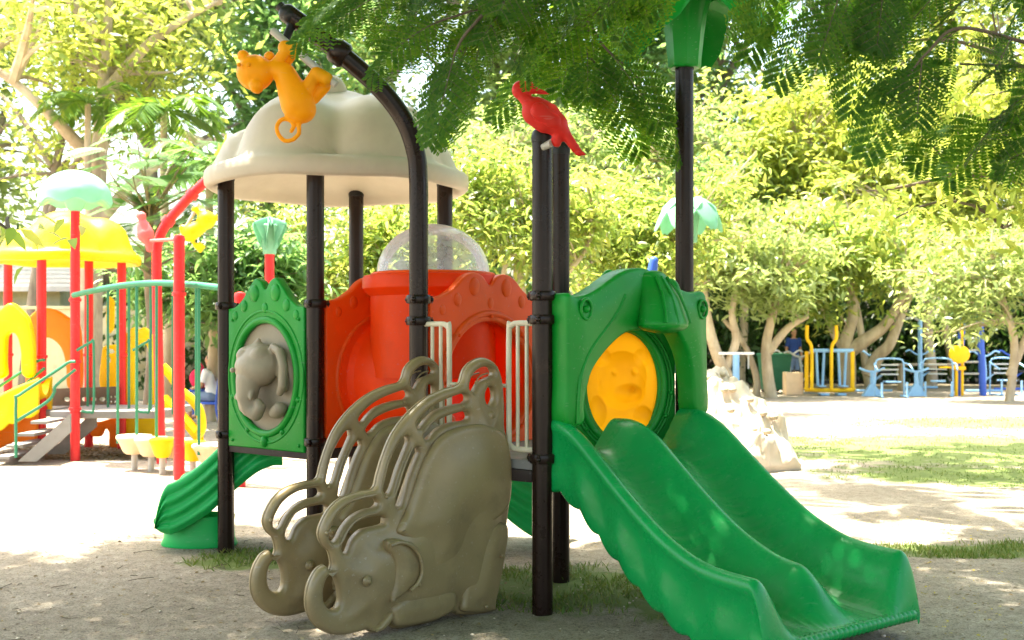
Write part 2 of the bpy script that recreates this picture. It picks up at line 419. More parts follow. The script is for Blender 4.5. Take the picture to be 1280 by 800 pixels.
# ---------------- decks and beams
def deck(poly, z, t=.05, name='deck'):
    n = len(poly); m = MB(); vs = [(x,y,z) for x,y in poly]+[(x,y,z-t) for x,y in poly]
    m.raw(vs, [tuple(range(n)), tuple(range(n,2*n))[::-1]]+[(i,(i+1)%n,n+(i+1)%n,n+i) for i in range(n)])
    o = m.build(name, M['deck'], play, smooth=False)
    b = MB()
    for i in range(n):
        p, q = np.array([*poly[i], z-t-.035]), np.array([*poly[(i+1)%n], z-t-.035]); d = q-p; L = np.linalg.norm(d); d /= L
        R = np.array([[d[0],-d[1],0],[d[1],d[0],0],[0,0,1]]); b.rbox((p+q)/2, (L-.12,.04,.066), .006, R)
    b.build('deck_beam', M['darkdeck'], o)
deck([C, D, H, G], DECK); deck([E, A, Q], DECK); deck([(A[0]+.02,A[1]+.02), Fp, B], DECK-.004)

# ---------------- bubble-crest panels
def crest_outline(w0, w1, bot, side, peak):
    w = w1-w0
    pts = [(0,side),(.10,side+.015),(.20,side+.07),(.28,side+.14),(.36,peak),(.44,peak-.02),(.50,peak-.075),(.56,peak-.02),(.64,peak),(.72,side+.14),(.80,side+.07),(.90,side+.015),(1,side)]
    L = [(w0+a*w, h) for a, h in pts][::-1]
    top = smooth_path(L, 5)
    return np.concatenate([[(w0,bot),(w0+w*.33,bot),(w0+w*.66,bot),(w1,bot)], [(w1,(bot+side)/2)], top, [(w0,(bot+side)/2)]])
def crest_bumps(m, fr, w0, w1, side, T):
    w = w1-w0
    for a, dh, r in ((.10,-.05,.028),(.22,.015,.036),(.36,.10,.05),(.50,.0,.03),(.64,.10,.05),(.78,.015,.036),(.90,-.05,.028)):
        for sg in (1, -1):
            m.sphere(on(fr, w0+a*w, side+dh, sg*T), r, nu=14, nv=8, scale=(1,1,1.2), R=np.stack([fr[1], fr[3]*.35, fr[2]], 1))
def ring(m, fr, cx, cy, rx, ry, rad, out, n=64, squash=1):
    m.tube([on(fr, cx+rx*math.cos(a), cy+ry*math.sin(a), out) for a in np.linspace(0, 2*PI, n+1)], rad, 10, cap=False); return m
def bolts(m, fr, pts, T):
    for s, h in pts: m.sphere(on(fr, s, h, T), .012, nu=8, nv=6)

# elephant medallion panel, between C and D
fC = frame_between(C, D); Lc = np.hypot(D[0]-C[0], D[1]-C[1]); w0, w1 = .07, Lc-.07; mid = Lc/2
m = MB(); plate(m, fC, crest_outline(w0, w1, .745, 1.70, 1.90), [ellipse(mid, 1.235, .305, .365)], T=.035, b=.014)
crest_bumps(m, fC, w0, w1, 1.70, .035)
for sg in (1,-1): ring(m, fC, mid, 1.235, .325, .385, .026, sg*.030); ring(m, fC, mid, 1.235, .385, .445, .010, sg*.032)
m.sphere(on(fC, mid, .80, .035), .03, scale=(1,1,1.4)); bolts(m, fC, [(w0+.05,.79),(w1-.05,.79),(w0+.05,1.62),(w1-.05,1.62)], .036)
for a in (200, 240, 300, 340): m.sphere(on(fC, mid+.36*math.cos(math.radians(a)), 1.235+.42*math.sin(math.radians(a)), .03), .022, scale=(1,1,1))
pan = m.build('medallion_panel', M['green'], play, label='green panel with a taupe elephant-head medallion')
m = MB(); plate(m, fC, ellipse(mid, 1.235, .315, .375), T=.012, b=.004); 
md = m.build('medallion', M['taupe'], pan)
m = MB()
blob(m, [((-.04,-.05,.09),(.19,.12,.14),(-.04,-.07,.06),(.175,.13,.13)), ((-.11,-.08,.14),(.08,.09,.07)), ((.03,-.08,.14),(.08,.09,.07)),
         ((-.06,-.12,-.02),(.10,.08,.09),(-.07,-.13,-.13),.070), ((-.07,-.13,-.13),.068,(-.055,-.12,-.21),.058), ((-.055,-.12,-.21),.056,(.0,-.11,-.245),.05), ((.0,-.11,-.245),.048,(.05,-.115,-.20),.04), ((.05,-.115,-.20),.036,(.035,-.12,-.165),.028),
         ((-.235,-.0,.14),(.03,.04,.06),(-.25,-.0,.04),.035), ((-.20,-.05,-.16),(.045,.05,.055),(-.19,-.05,-.21),.045),
         ((.12,-.06,.20),.030,(.20,-.075,.17),.032), ((.20,-.075,.17),.032,(.245,-.08,.08),.032), ((.245,-.08,.08),.032,(.235,-.08,-.05),.030), ((.235,-.08,-.05),.03,(.185,-.06,-.10),.026), ((.15,-.02,.13),(.05,.03,.04),(.18,-.02,-.05),(.05,.03,.05)),
         ((.14,-.05,-.235),(.06,.05,.04),(.185,-.06,-.205),(.05,.05,.045)), ((-.12,-.14,-.09),.022,(-.135,-.17,-.14),.014), ((.0,-.14,-.09),.022,(.02,-.17,-.14),.014),
         ((-.05,-.07,.22),.022,(-.02,-.07,.245),.018)], .008, 5, frame_mat(fC, mid, 1.235, .0))
for dx in (-.14, .015): m.sphere(on(fC, mid+dx-.02, 1.235+.045, .178), .018)
m.build('elephant_head', M['taupe'], md)

# red panels at both ends of the crawl tunnel
def redpanel(fr, L, zc, rc):
    m = MB(); w0, w1 = .06, L-.06
    plate(m, fr, crest_outline(w0, w1, .77, 1.74, 1.91), [ellipse(L/2, zc, rc, rc)], T=.035, b=.016)
    crest_bumps(m, fr, w0, w1, 1.72, .033)
    for sg in (1,-1): ring(m, fr, L/2, zc, rc+.05, rc+.05, .02, sg*.03)
    bolts(m, fr, [(L/2+(rc+.03)*math.cos(a), zc+(rc+.03)*math.sin(a)) for a in np.linspace(0,2*PI,9)[:-1]], .045)
    return m.build('tunnel_panel', M['red'], play)
fD = frame_between(D, H); LD = np.hypot(H[0]-D[0], H[1]-D[1]); fE = frame_between(E, Q); LE = np.hypot(Q[0]-E[0], Q[1]-E[1])
redpanel(fD, LD, 1.22, .385); redpanel(fE, LE, 1.22, .385)
# the tunnel
c0 = on(fD, LD/2, 1.22, .0); c1 = on(fE, LE/2, 1.22, .0); ax = (c1-c0)/np.linalg.norm(c1-c0); Lt = np.linalg.norm(c1-c0)
m = MB(); up = np.array([0,0,1.]); sd = np.cross(ax, up)
prof = [(0,.44),(.035,.44),(.05,.40),(.10,.385),(Lt/2-.36,.385),(Lt/2+.36,.385),(Lt-.10,.385),(Lt-.05,.40),(Lt-.035,.44),(Lt,.44)]
outer = [[c0+ax*t+r*(math.cos(a)*sd+math.sin(a)*up) for a in np.linspace(0,2*PI,48,endpoint=False)] for t, r in prof]
inner = [[c0+ax*t+(r-.02 if .04 < t < Lt-.04 else .38)*(math.cos(a)*sd+math.sin(a)*up) for a in np.linspace(0,2*PI,48,endpoint=False)] for t, r in prof[::-1]]
allr = outer+inner; n = 48; vs = np.concatenate([np.array(r) for r in allr]); k = len(allr)
m.raw(vs, [(i*n+j, i*n+(j+1)%n, ((i+1)%k)*n+(j+1)%n, ((i+1)%k)*n+j) for i in range(k) for j in range(n)])
mc = (c0+c1)/2
m.lathe([(.415,.02),(.415,.55),(.455,.585),(.47,.60),(.47,.665),(.46,.685),(.43,.69),(.40,.685)], mc, 56)
tun = m.build('crawl_tunnel', M['redtube'], play)
m = MB(); m.lathe([(.41,.69),(.40,.70)]+[(.375*math.cos(t), .70+.335*math.sin(t)) for t in np.linspace(0, PI/2, 14)], mc, 48)
m.build('bubble_window', M['clear'], tun, label='clear bubble dome on top of the red tunnel')
m = MB(); ring_pts = [mc+[.40*math.cos(a), .40*math.sin(a), .695] for a in np.linspace(0,2*PI,49)]; m.tube(ring_pts, .014, 8, cap=False); m.build('bubble_rim', M['red'], tun)

# cream hand rails beside the climber (plane E-A)
fEA = frame_between(E, A); LEA = np.hypot(A[0]-E[0], A[1]-E[1])
for s0, s1, sg in ((.06,.245,1),(LEA-.06,LEA-.235,-1)):
    m = MB(); r = .016
    path = [on(fEA, s0-.01*sg, 1.58), on(fEA, s1-.05*sg, 1.58), on(fEA, s1-.015*sg, 1.565), on(fEA, s1, 1.53), on(fEA, s1, .93), on(fEA, s1-.015*sg, .895), on(fEA, s1-.05*sg, .88), on(fEA, s0-.01*sg, .88)]
    m.tube(smooth_path(path, 5), r, 12)
    for s in ((s0+(s1-s0)*.28), s0+(s1-s0)*.64): m.tube([on(fEA, s, .88), on(fEA, s, 1.58)], .011, 10)
    m.tube([on(fEA, s1, 1.23), on(fEA, s1+.06*sg, 1.23)], .011, 10)
    m.build('hand_rail', M['cream_metal'], play)

# ---------------- roof
def roof_mb(c, z0, R=.93, rot=0.):
    m = MB(); seg = 120
    bumps = [(0,0,.60,.60,.66)]
    for k in range(6):
        a = rot+k*PI/3; fr_ = k in (4,5); bumps.append((.50*math.cos(a), .50*math.sin(a), .44, .44, .55 if fr_ else (.42,.46,.40,.40)[k]))
    def hh(x, y):
        v = [max(0., 1-((x-cx)/rx)**2-((y-cy)/ry)**2)**.5*h for cx,cy,rx,ry,h in bumps]; k = 20.
        return (math.log(sum(math.exp(k*t) for t in v))-math.log(len(v)))/k*1.05 if max(v) > 0 else 0.
    rr = np.concatenate([np.linspace(0, .84, 44), [.855,.87]]); vs = []; 
    prof_n = 0
    rows = []
    for r in rr: rows.append([(r*math.cos(a), r*math.sin(a), .13+max(0, hh(r*math.cos(a), r*math.sin(a)))*min(1, max(0,(.885-r)/.10))**.5) for a in np.linspace(0,2*PI,seg,endpoint=False)])
    for r, z in ((.90,.135),(.925,.125),(.945,.10),(.95,.06),(.945,.015),(.93,0),(.90,-.005),(.87,.01),(.84,.05),(.70,.12),(.45,.22),(.2,.28),(.001,.30)):
        rows.append([((r+.012*math.cos(3*a))*math.cos(a), (r+.012*math.cos(3*a))*math.sin(a), z+.006*math.cos(6*(a-rot))*(1 if r > .6 else 0)) for a in np.linspace(0,2*PI,seg,endpoint=False)])
    vs = np.array(rows).reshape(-1,3)*[R/.93,R/.93,1]+[c[0],c[1],z0]; k = len(rows)
    return m.raw(vs, [(i*seg+j, i*seg+(j+1)%seg, (i+1)*seg+(j+1)%seg, (i+1)*seg+j) for i in range(k-1) for j in range(seg)])
RC = (-1.25, 8.0)
m = roof_mb(RC, 2.54, .91, .16)
blob(m, [((RC[0]-.02,RC[1]-.16,3.20),(.12,.10,.14),(RC[0]-.02,RC[1]-.12,3.10),(.15,.12,.12)), ((RC[0]+.52,RC[1]-.06,2.98),(.10,.10,.16),(RC[0]+.46,RC[1]-.02,2.88),(.14,.12,.16)), ((RC[0]-.42,RC[1]+.30,3.0),(.11,.10,.16),(RC[0]-.38,RC[1]+.26,2.88),(.14,.12,.16))], .016, 6)
m.build('dome_roof', M['beige'], play, sharp=50)

# ---------------- bowing-elephant climber sides
Ed = np.array([-.74,-.673,0]); Ed /= np.linalg.norm(Ed)
fX = (np.array([-.14,6.22,0]), Ed, np.array([0,0,1.]), np.array([Ed[1],-Ed[0],0]))
if fX[3][1] > 0: fX = (*fX[:3], -fX[3])
zz = lambda L: [(300+x/2.221, 440+y/2.221) for x, y in L]
ol = zz([(230,591),(214,600),(201,618),(188,648),(182,690),(188,728),(208,758),(240,777),(280,783),(318,776),(345,768),(362,776),(385,772),(402,752),(425,765),(470,761),(530,747),(580,722),(592,722),(600,728),(645,728),(688,722),(697,690),(715,600),(733,480),(745,380),(747,320),(738,250),(727,210),(727,150),(722,85),(712,48),(695,26),(668,17),(640,27),(620,50),(610,82),(596,95),(560,105),(510,130),(460,175),(420,230),(395,290),(380,340),(368,378),(330,388),(280,405),(245,437),(222,480),(217,510),(227,535),(243,550),(250,572),(252,592),(246,606),(240,600)])
hol = [[(238,626),(252,620),(263,640),(269,668),(268,695),(258,710),(242,708),(229,690),(228,655)],
 [(632,92),(641,65),(660,48),(680,43),(694,51),(694,63),(680,69),(662,78),(650,94),(643,108),(634,104)],
 [(676,116),(683,100),(692,99),(698,110),(698,130),(691,144),(683,145),(677,133)],
 [(485,200),(510,170),(545,145),(590,125),(616,118),(624,127),(617,138),(580,145),(540,160),(512,184),(497,204),(487,209)],
 [(505,233),(525,206),(560,185),(600,171),(621,168),(628,178),(619,187),(580,193),(545,209),(520,235),(509,241)],
 [(394,384),(400,350),(410,310),(428,270),(448,240),(459,237),(460,249),(445,287),(430,325),(418,365),(408,389),(398,394)],
 [(428,424),(433,390),(445,345),(460,305),(476,273),(488,266),(490,278),(475,315),(460,357),(450,397),(440,426),(431,432)],
 [(243,505),(255,475),(275,445),(310,420),(350,409),(368,408),(375,418),(367,428),(335,436),(302,456),(278,486),(263,515),(252,524),(244,517)],
 [(278,545),(286,515),(306,485),(340,466),(380,457),(394,462),(393,473),(370,480),(332,490),(307,515),(296,540),(289,556),(281,554)]]
st = .012
OL = smooth_loop(unproject(fX, ol), st); HL = [smooth_loop(unproject(fX, zz(h)), st) for h in hol]
HL = [inset(h if area(h) > 0 else h[::-1], -.006) for h in HL]
def elephant_mb(off):
    fr = (fX[0]+off, *fX[1:]); m = MB()
    plate(m, fr, OL, HL, T=.036, b=.026, pillow=lambda d, p: .050*(1-math.exp(-(d/.10)**2)), grid=.022)
    u = lambda L: unproject(fX, zz(L))
    sl_ = np.vstack([OL, OL[:1]]); m.tube([on(fr, a, b_) for a, b_ in inset(OL if area(OL) > 0 else OL[::-1], -.0005)]+[on(fr, *OL[0])], .0042, 6, cap=False)
    def relief(path, r, out):
        q = u(path)
        for sg in (1,-1): m.tube([on(fr, s, h, sg*out) for s, h in smooth_path(q, 5)], r, 8)
    ear = smooth_loop(u([(382,520),(410,513),(445,525),(468,556),(474,600),(462,635),(440,655),(410,676),(395,688),(392,670),(400,640),(404,590),(396,556),(384,545)]), st)
    for sg in (1,-1):
        f2 = (fr[0]+fr[3]*sg*.066, fr[1], fr[2], fr[3]*sg)
        plate(m, f2, ear, T=.035, b=.02, pillow=lambda d, p: .012*(1-math.exp(-(d/.03)**2)), grid=.02)
    relief([(380,528),(408,520),(440,530),(462,560),(468,600),(456,632),(436,652)], .011, .118)
    def pad(px, out, T, b, pil, w_):
        L = smooth_loop(u(px), st)
        for sg in (1,-1):
            f2 = (fr[0]+fr[3]*sg*out, fr[1], fr[2], fr[3]*sg)
            plate(m, f2, L, T=T, b=b, pillow=lambda d, p: pil*(1-math.exp(-(d/w_)**2)), grid=.022)
    pad([(446,440),(470,370),(500,290),(540,232),(600,204),(660,200),(712,225),(730,280),(734,350),(726,420),(690,462),(655,480),(634,508),(620,548),(594,590),(556,618),(505,638),(472,642),(474,600),(474,560),(452,520),(420,498),(428,470)], .050, .030, .029, .034, .14)
    pad([(602,716),(684,714),(692,690),(710,600),(726,500),(712,470),(668,486),(642,512),(624,560),(606,630),(599,680)], .042, .034, .030, .018, .06)
    pad([(404,706),(430,680),(480,662),(556,656),(578,664),(582,690),(572,712),(530,737),(470,752),(428,757),(408,746)], .042, .034, .030, .014, .05)
    pad([(350,768),(364,758),(386,735),(402,716),(412,728),(400,746),(384,764),(365,771)], .036, .030, .016, .006, .03)
    relief([(640,85),(655,66),(676,58)], .004, .038)
    for px in ((470,640),(700,560),(610,150),(395,400),(230,500),(655,700)):
        q = u([px])[0]
        for sg in (1,-1): m.sphere(on(fr, q[0], q[1], sg*(.036 if px in ((610,150),(395,400),(230,500)) else .085)), .012, nu=8, nv=6)
    eye = u([(328,628)])[0]
    for sg in (1,-1):
        for r, o_ in ((.028,.086),(.015,.101)): m.sphere(on(fr, eye[0], eye[1], sg*(o_-.004)), r, nu=14, nv=8, R=np.stack([fr[1], fr[3]*.6, fr[2]],1))
    tl = u([(686,176)])[0]
    for sg in (1,-1): m.sphere(on(fr, tl[0], tl[1], sg*.036), .028, nu=12, nv=8, R=np.stack([fr[1], fr[3]*.5, fr[2]],1))
    return m
OFF = np.array([-.355,.375,0])
elephant_mb(np.zeros(3)).build('elephant_climber_side', M['elephant'], play, sharp=35)
elephant_mb(OFF).build('elephant_climber_side', M['elephant'], play, sharp=35)
for s, h in ((.10,.62),(.28,.46),(.46,.30),(.62,.15)):
    a = on(fX, s, h); b_ = a+OFF; c = (a+b_)/2; d = OFF/np.linalg.norm(OFF); R = np.stack([d, np.cross([0,0,1.],d), [0,0,1.]], 1)
    MB().rbox(c, (np.linalg.norm(OFF)-.10,.17,.035), .01, R).build('climber_step', M['elephant'], play)

# ---------------- green arch over the slide (A-F)
_n = np.array([.63,-.776])*.10; fA = frame_between(np.array(A)+_n, np.array(Fp)+_n); LA = np.hypot(Fp[0]-A[0], Fp[1]-A[1])
zb = lambda L: [(660+x/3.075, 320+y/3.075) for x, y in L]
oa = unproject(fA, zb([(118,152),(150,156),(190,150),(235,128),(280,96),(320,68),(360,52),(400,47),(440,56),(480,80),(520,108),(560,130),(600,142),(650,150),(656,300),(658,450),(660,592),(612,596),(604,500),(596,430),(584,375),(566,330),(540,290),(500,282),(430,285),(370,288),(330,305),(285,345),(240,400),(212,450),(196,510),(186,570),(182,640),(118,640),(118,480),(118,300)]))
m = MB(); plate(m, fA, smooth_loop(oa, .02), T=.07, b=.022, pillow=lambda d, p: .018*(1-math.exp(-(d/.05)**2)), grid=.035)
rim = unproject(fA, zb([(150,640),(152,560),(160,470),(180,400),(215,335),(260,275),(300,215),(330,150)])); m.tube([on(fA,s,h,.082) for s,h in smooth_path(rim,5)], .012, 8)
for px in (180, 628):
    s, h = unproject(fA, zb([(px,205)]))[0]; ring(m, fA, s, h, .042, .055, .010, .086, 20); m.sphere(on(fA,s,h,.086), .022)
arch = m.build('slide_arch', M['green'], play)
hc = unproject(fA, zb([(448,180)]))[0]
m = MB()
blob(m, [((0,-.03,.15),(.11,.06,.04),(0,-.09,-.02),(.155,.10,.10)), ((0,-.09,-.02),(.155,.10,.10),(0,-.11,-.13),(.185,.12,.05)), ((.15,-.04,.06),(.05,.07,.09),(.185,-.06,-.10),(.05,.09,.06))], .012, 7, frame_mat(fA, hc[0], hc[1], .03))
for dx in (-.085,.0,.085):
    m.tube([on(fA, hc[0]+dx*.6, hc[1]+.15, .125), on(fA, hc[0]+dx*.9, hc[1]+.05, .195), on(fA, hc[0]+dx*1.15, hc[1]-.05, .235), on(fA, hc[0]+dx*1.3, hc[1]-.12, .252)], .008, 8)
m.build('arch_hood', M['green'], arch)

# bear medallion panel across the far side of the slide deck (B-F)
fB = frame_between(B, Fp); LB = np.hypot(Fp[0]-B[0], Fp[1]-B[1])
cx, cz = .385, 1.20
m = MB(); plate(m, fB, crest_outline(.05, LB-.065, .80, 1.72, 1.92), [ellipse(cx, cz, .222, .335)], T=.03, b=.012)
crest_bumps(m, fB, .05, LB-.065, 1.72, .03); ring(m, fB, cx, cz, .262, .362, .024, .028); ring(m, fB, cx, cz, .315, .405, .010, .03); ring(m, fB, cx, cz, .295, .385, .008, .03)
for a in range(200, 370, 22):
    c = on(fB, cx+.305*math.cos(math.radians(a)), cz+.395*math.sin(math.radians(a)), .034); m.sphere(c, .016)
bp_ = m.build('medallion_panel', M['green'], play, label='green panel with a glowing orange bear medallion')
# the moulded shell: one thin sheet with the bear pressed into it
bumps = [(0,.06,.155,.155,.085),(0,-.02,.15,.13,.08),(-.125,.175,.055,.055,.05),(.125,.175,.055,.055,.05),(.03,-.045,.095,.065,.125),(-.02,-.19,.14,.12,.05),(-.155,-.16,.055,.10,.07),(.13,-.20,.065,.075,.075),(.045,-.025,.028,.022,.14)]
def bear_h(x, y):
    v = [hh_*max(0, 1-((x-a)/rx)**2-((y-b_)/ry)**2)**.45 for a,b_,rx,ry,hh_ in bumps]; h = math.log(sum(math.exp(55*t) for t in v)/len(v))/55+.0
    for ex in (-.055,.07): h -= .014*math.exp(-((x-ex)**2+(y-.085)**2)/.014**2)
    return max(h, -.002)
nr, na = 46, 110; rows = [[(.25*k/nr*math.cos(a), .35*k/nr*math.sin(a)) for a in np.linspace(0,2*PI,na,endpoint=False)] for k in range(nr+1)]
g = 90; gx_ = np.linspace(-.25,.25,g); gy_ = np.linspace(-.35,.35,g); ok = {}
m = MB(); vs, fs = [], []
for a in range(g):
    for b_ in range(g):
        x, y = gx_[a], gy_[b_]; rr_ = math.hypot(x/.25, y/.35)
        if rr_ > 1: x, y = x/rr_, y/rr_
        ok[a,b_] = rr_ <= 1.03; vs.append(on(fB, cx+x, cz+y, bear_h(x, y)))
for a in range(g-1):
    for b_ in range(g-1):
        if sum(ok[q] for q in ((a,b_),(a+1,b_),(a+1,b_+1),(a,b_+1))) >= 3: fs.append((a*g+b_,(a+1)*g+b_,(a+1)*g+b_+1,a*g+b_+1))
m.raw(vs, fs).build('medallion', M['orange'], bp_, label='orange moulded bear face glowing with light from behind', sharp=80)

# ---------------- slides
def slide_mb(O, nrm, w, path, W, double=True, rh0=.26, rh1=.30, skirt=.15, nq=97, mid=.85, lip=True, scal=1.):
    """O start (on the ground plan), nrm run direction, w across; path = (run, floor height)"""
    O = np.array([*O,0.]); nrm = np.array([*nrm,0.]); w = np.array([*w,0.]); nrm /= np.linalg.norm(nrm); w /= np.linalg.norm(w)
    P = smooth_path(path, 16); S = np.concatenate([[0], np.cumsum(np.hypot(*np.diff(P,axis=0).T))]); Lr = S[-1]
    n = 150; S2 = np.linspace(0, Lr, n); P = np.stack([np.interp(S2, S, P[:,0]), np.interp(S2, S, P[:,1])], 1); S = S2
    for _ in range(6): P[1:-1] = (P[:-2]+2*P[1:-1]+P[2:])/4
    m = MB(); rows = []
    q = np.linspace(-W, W, nq)
    for i in range(n):
        s, z0 = P[i]; t = S[i]/Lr; rh = rh0+(rh1-rh0)*t; d_end = Lr-S[i]
        rs_ = rm_ = 1.
        if lip and d_end < .10: rs_ = max(.03, (1-((.10-d_end)/.10)**2.4))
        if lip and d_end < .30: u_ = d_end/.30; rm_ = max(.02, u_*u_*(3-2*u_))
        if double: sh = (.5+.5*np.cos(2*PI*q/W)); k = np.where(np.abs(q) < W/2, mid*rm_, rs_)
        else: sh = (.5-.5*np.cos(PI*q/W)); k = rs_
        zt = z0+rh*k*(sh**1.5 if double else sh**1.4)*1.0
        if lip and d_end < .42:
            a = min(1, (.42-d_end)/.15); zt = zt+a*.004*np.cos(2*PI*q/.036)*(1-sh)
        zl = zt[0]; sk = skirt*(1-.35*t)+scal*.030*abs(math.sin(PI*S[i]/.19))*(1 if d_end > .25 else d_end/.25)
        if scal == 0: sk = .13+(sk-.13)*min(1, d_end/.45)
        zb_ = z0-max(.05, sk) if d_end > .1 else z0-.05-.0*sk
        if scal == 0 and d_end <= .1: zb_ = z0-.05-.08*(d_end/.1)**.5
        zb_ = max(zb_, .035)
        zmid = min(zl-.06, (zl+zb_)/2)
        top = [(a, b) for a, b in zip(q, zt)]
        wob = scal*.016*math.sin(2*PI*S[i]/.38+1)+(1-scal)*.018
        hz_ = zl-zb_
        right = [(W+.014, zl-.003), (W+.028, zl-.012), (W+.038, zl-.03), (W+.040, zl-.05), (W+.034, zl-.07), (W+.026, zl-.085), (W+.024+wob*.5, zl-.085-(hz_-.085)*.3), (W+.030+wob*scal-.022*(1-scal), zl-.085-(hz_-.085)*.5), (W+.036+wob, zl-.085-(hz_-.085)*.7), (W+.034, zb_+.02), (W+.026, zb_+.004), (W+.012, zb_)]
        under = [(a, max(b-.035 if abs(a) < W*.93 else zb_, .02)) for a, b in zip(q[::-3], zt[::-3])]
        if scal == 0: right = right[:5]+[(W+.026+.030*math.sin(PI*((f*3) % 1))**2-.012*f, zl-.075-(hz_-.075)*f) for f in np.linspace(.02,1,22)]+[(W-.01, zb_)]
        left = [(-a, b) for a, b in right[::-1]]
        rows.append([O+nrm*s+w*a+np.array([0,0,b]) for a, b in top+right+under+left])
    k = len(rows[0]); vs = np.array(rows).reshape(-1,3)
    fs = [(i*k+j, i*k+(j+1)%k, (i+1)*k+(j+1)%k, (i+1)*k+j) for i in range(n-1) for j in range(k)]
    base = 0
    m.raw(vs, fs+[tuple(range(k))[::-1], tuple((n-1)*k+j for j in range(k))])
    # rolled front lip
    if lip:
        s, z0 = P[-1]
        lp = [O+nrm*(s-.01)+w*a+np.array([0,0,z0-.022]) for a in np.linspace(-W+.01, W-.01, 90)]
        m.tube(lp, [.028+.004*math.cos(i*2*PI/3) for i in range(90)], 12)
    return m
def wear_paint(o, O, nrm, w, W):            # scuffed tracks where children slide
    me = o.data; n = len(me.vertices); co = np.zeros(n*3); me.vertices.foreach_get('co', co); co = co.reshape(-1,3)+np.array(top_of(o).location)
    no = np.zeros(n*3); me.vertices.foreach_get('normal', no); no = no.reshape(-1,3)
    q = (co[:,:2]-np.asarray(O)) @ np.asarray(w); v = np.exp(-((np.abs(q)-W/2)/.13)**4)*(np.abs(no[:,2]) > .25)
    a = me.attributes.new('wear', 'FLOAT', 'POINT'); a.data.foreach_set('value', v.astype(np.float32))
wv = (.796,.605); nv = (.605,-.796)
mO = (np.array(A)+np.array(Fp))/2+np.array(nv)*.03-np.array(wv)*.012
dpath = [(-.04,.83),(.08,.828),(.18,.80),(.30,.735),(.46,.61),(.70,.425),(.92,.28),(1.12,.19),(1.28,.155),(1.45,.142),(1.575,.135)]
sl = slide_mb(mO, nv, wv, dpath, .555, True, .235, .285).build('double_slide', M['slide'], play, sharp=75)
wear_paint(sl, mO, nv, wv, .555)
c = np.array([1.0,6.52,0])
MB().tube([c+[0,0,-.02], c+[0,0,.60]], .05, 16).build('slide_foot', M['darkdeck'], sl)
# slide on the far left of the roofed deck
mG = (np.array(C)+np.array(G))/2
p2 = [(0,.83),(.08,.82),(.20,.75),(.38,.58),(.56,.40),(.70,.29),(.80,.24),(.88,.225)]
m = slide_mb((-1.66,8.25), (-1,-.10), (.10,-1), p2, .28, False, .19, .23, .24, scal=0.)
ss_ = m.build('single_slide', M['bslide'], play, sharp=75, label='green single slide running down to the left')
m = MB().lathe([(.20,0),(.205,.015),(.19,.06),(.185,.16),(.19,.22)], (0,0,0), 28); m.xform(np.diag([1.35,.8,1,1])); m.xform(Matrix.Translation((-2.26,8.10,0)))
m.build('slide_foot', M['bslide'], ss_)
m = slide_mb((-.62,8.35), (1,-.25), (.25,1), [(0,.82),(.1,.81),(.25,.73),(.45,.55),(.65,.36),(.82,.24),(.98,.18)], .26, False, .22, .32, .16, scal=0.)
m.build('single_slide', M['bslide'], play, sharp=75, label='green single slide behind the elephant climber')

# ---------------- monkey on its bar
yM = 6.50
bar0, bar1 = pt(340,38,yM), pt(420,106,yM)
mb_ = MB().tube([bar0, bar1], .022, 14); ring_ = bar1
bar = mb_.build('monkey_bar', M['steel'], bent)
k = yM/F
def mk(px, py, o=0.): return pt(px, py, yM)+np.array([0,o,0])
m = MB()
px_ = [(373,143),(374,164),(372,169),(366,174.5),(356,176),(348,168),(346,158),(352,149.5),(362,150),(367,157),(364,164)]
sp_ = smooth_path([mk(*a) for a in px_], 3)
blob(m, [(mk(319,91),(.108,.10,.104)), (mk(304,70),.036), (mk(334,68,.06),.034), (mk(323,110,-.05),(.042,.05,.045)),
         (mk(340,86),.05,mk(356,92),.062), (mk(356,92),.064,mk(372,130),.098), (mk(372,130),(.098,.09,.09),mk(377,136),.085),
         (mk(345,80),.034,mk(358,64,-.02),.030), (mk(357,60),.046,mk(367,62),.044), (mk(348,84,.06),.033,mk(364,66,.03),.03),
         (mk(381,116),.045,mk(394,93),.036), (mk(396,92),.042,mk(408,99),.042), (mk(390,120,.06),.036,mk(405,106,.04),.034)]
        + [(a,.0135,b,.0135) for a, b in zip(sp_[:-1], sp_[1:])], .007, 3)
for dx in (-15, -3): m.sphere(mk(319+dx, 86, -.098), .013)
m.build('monkey_figure', M['monkey'], bent)
# ---------------- red bird on a peg
yB = 6.06
def bk(px, py, o=0.): return pt(px, py, yB)+np.array([0,o,0])
mp_ = MB().tube([bk(676,182,.05), bk(697,172)], .013, 10); mp_.tube([bk(679,183,.03), bk(689,180,-.01)], .02, 10)
postA = [o for o in play.children if o.name.startswith('post')][0]
mp_.build('peg', M['steel'], postA)
m = MB()
zo = lambda x, y, o=0.: bk(630+x/6.667, 90+y/6.667, o)
blob(m, [(zo(140,150),(.050,.034,.052)), (zo(185,118),(.050,.028,.030)), (zo(215,145),.026,zo(270,155),.018), (zo(270,155),.018,zo(330,170),.012), (zo(330,170),.012,zo(372,185),.006),
         (zo(140,185),.030,zo(200,250),.036), (zo(200,250),.036,zo(270,330),(.070,.055,.070)), (zo(270,330),(.080,.06,.080),zo(350,380),(.085,.065,.085)), (zo(350,380),(.08,.06,.08),zo(440,440),(.062,.045,.062)),
         (zo(440,440),.056,zo(515,525),.030), (zo(515,525),.030,zo(590,630),.024), (zo(590,630),(.026,.014,.026),zo(625,675),(.022,.012,.02)), (zo(620,668),.018,zo(675,688),.008),
         (zo(450,510),.030,zo(440,590),.022), (zo(440,590),.026,zo(415,565),.018)], .0075, 3)
blob(m, [(zo(290,340,-.05),(.05,.03,.05),zo(400,420,-.048),(.05,.026,.04)), (zo(400,420,-.048),(.04,.02,.03),zo(470,480,-.03),.02)], .009, 3)
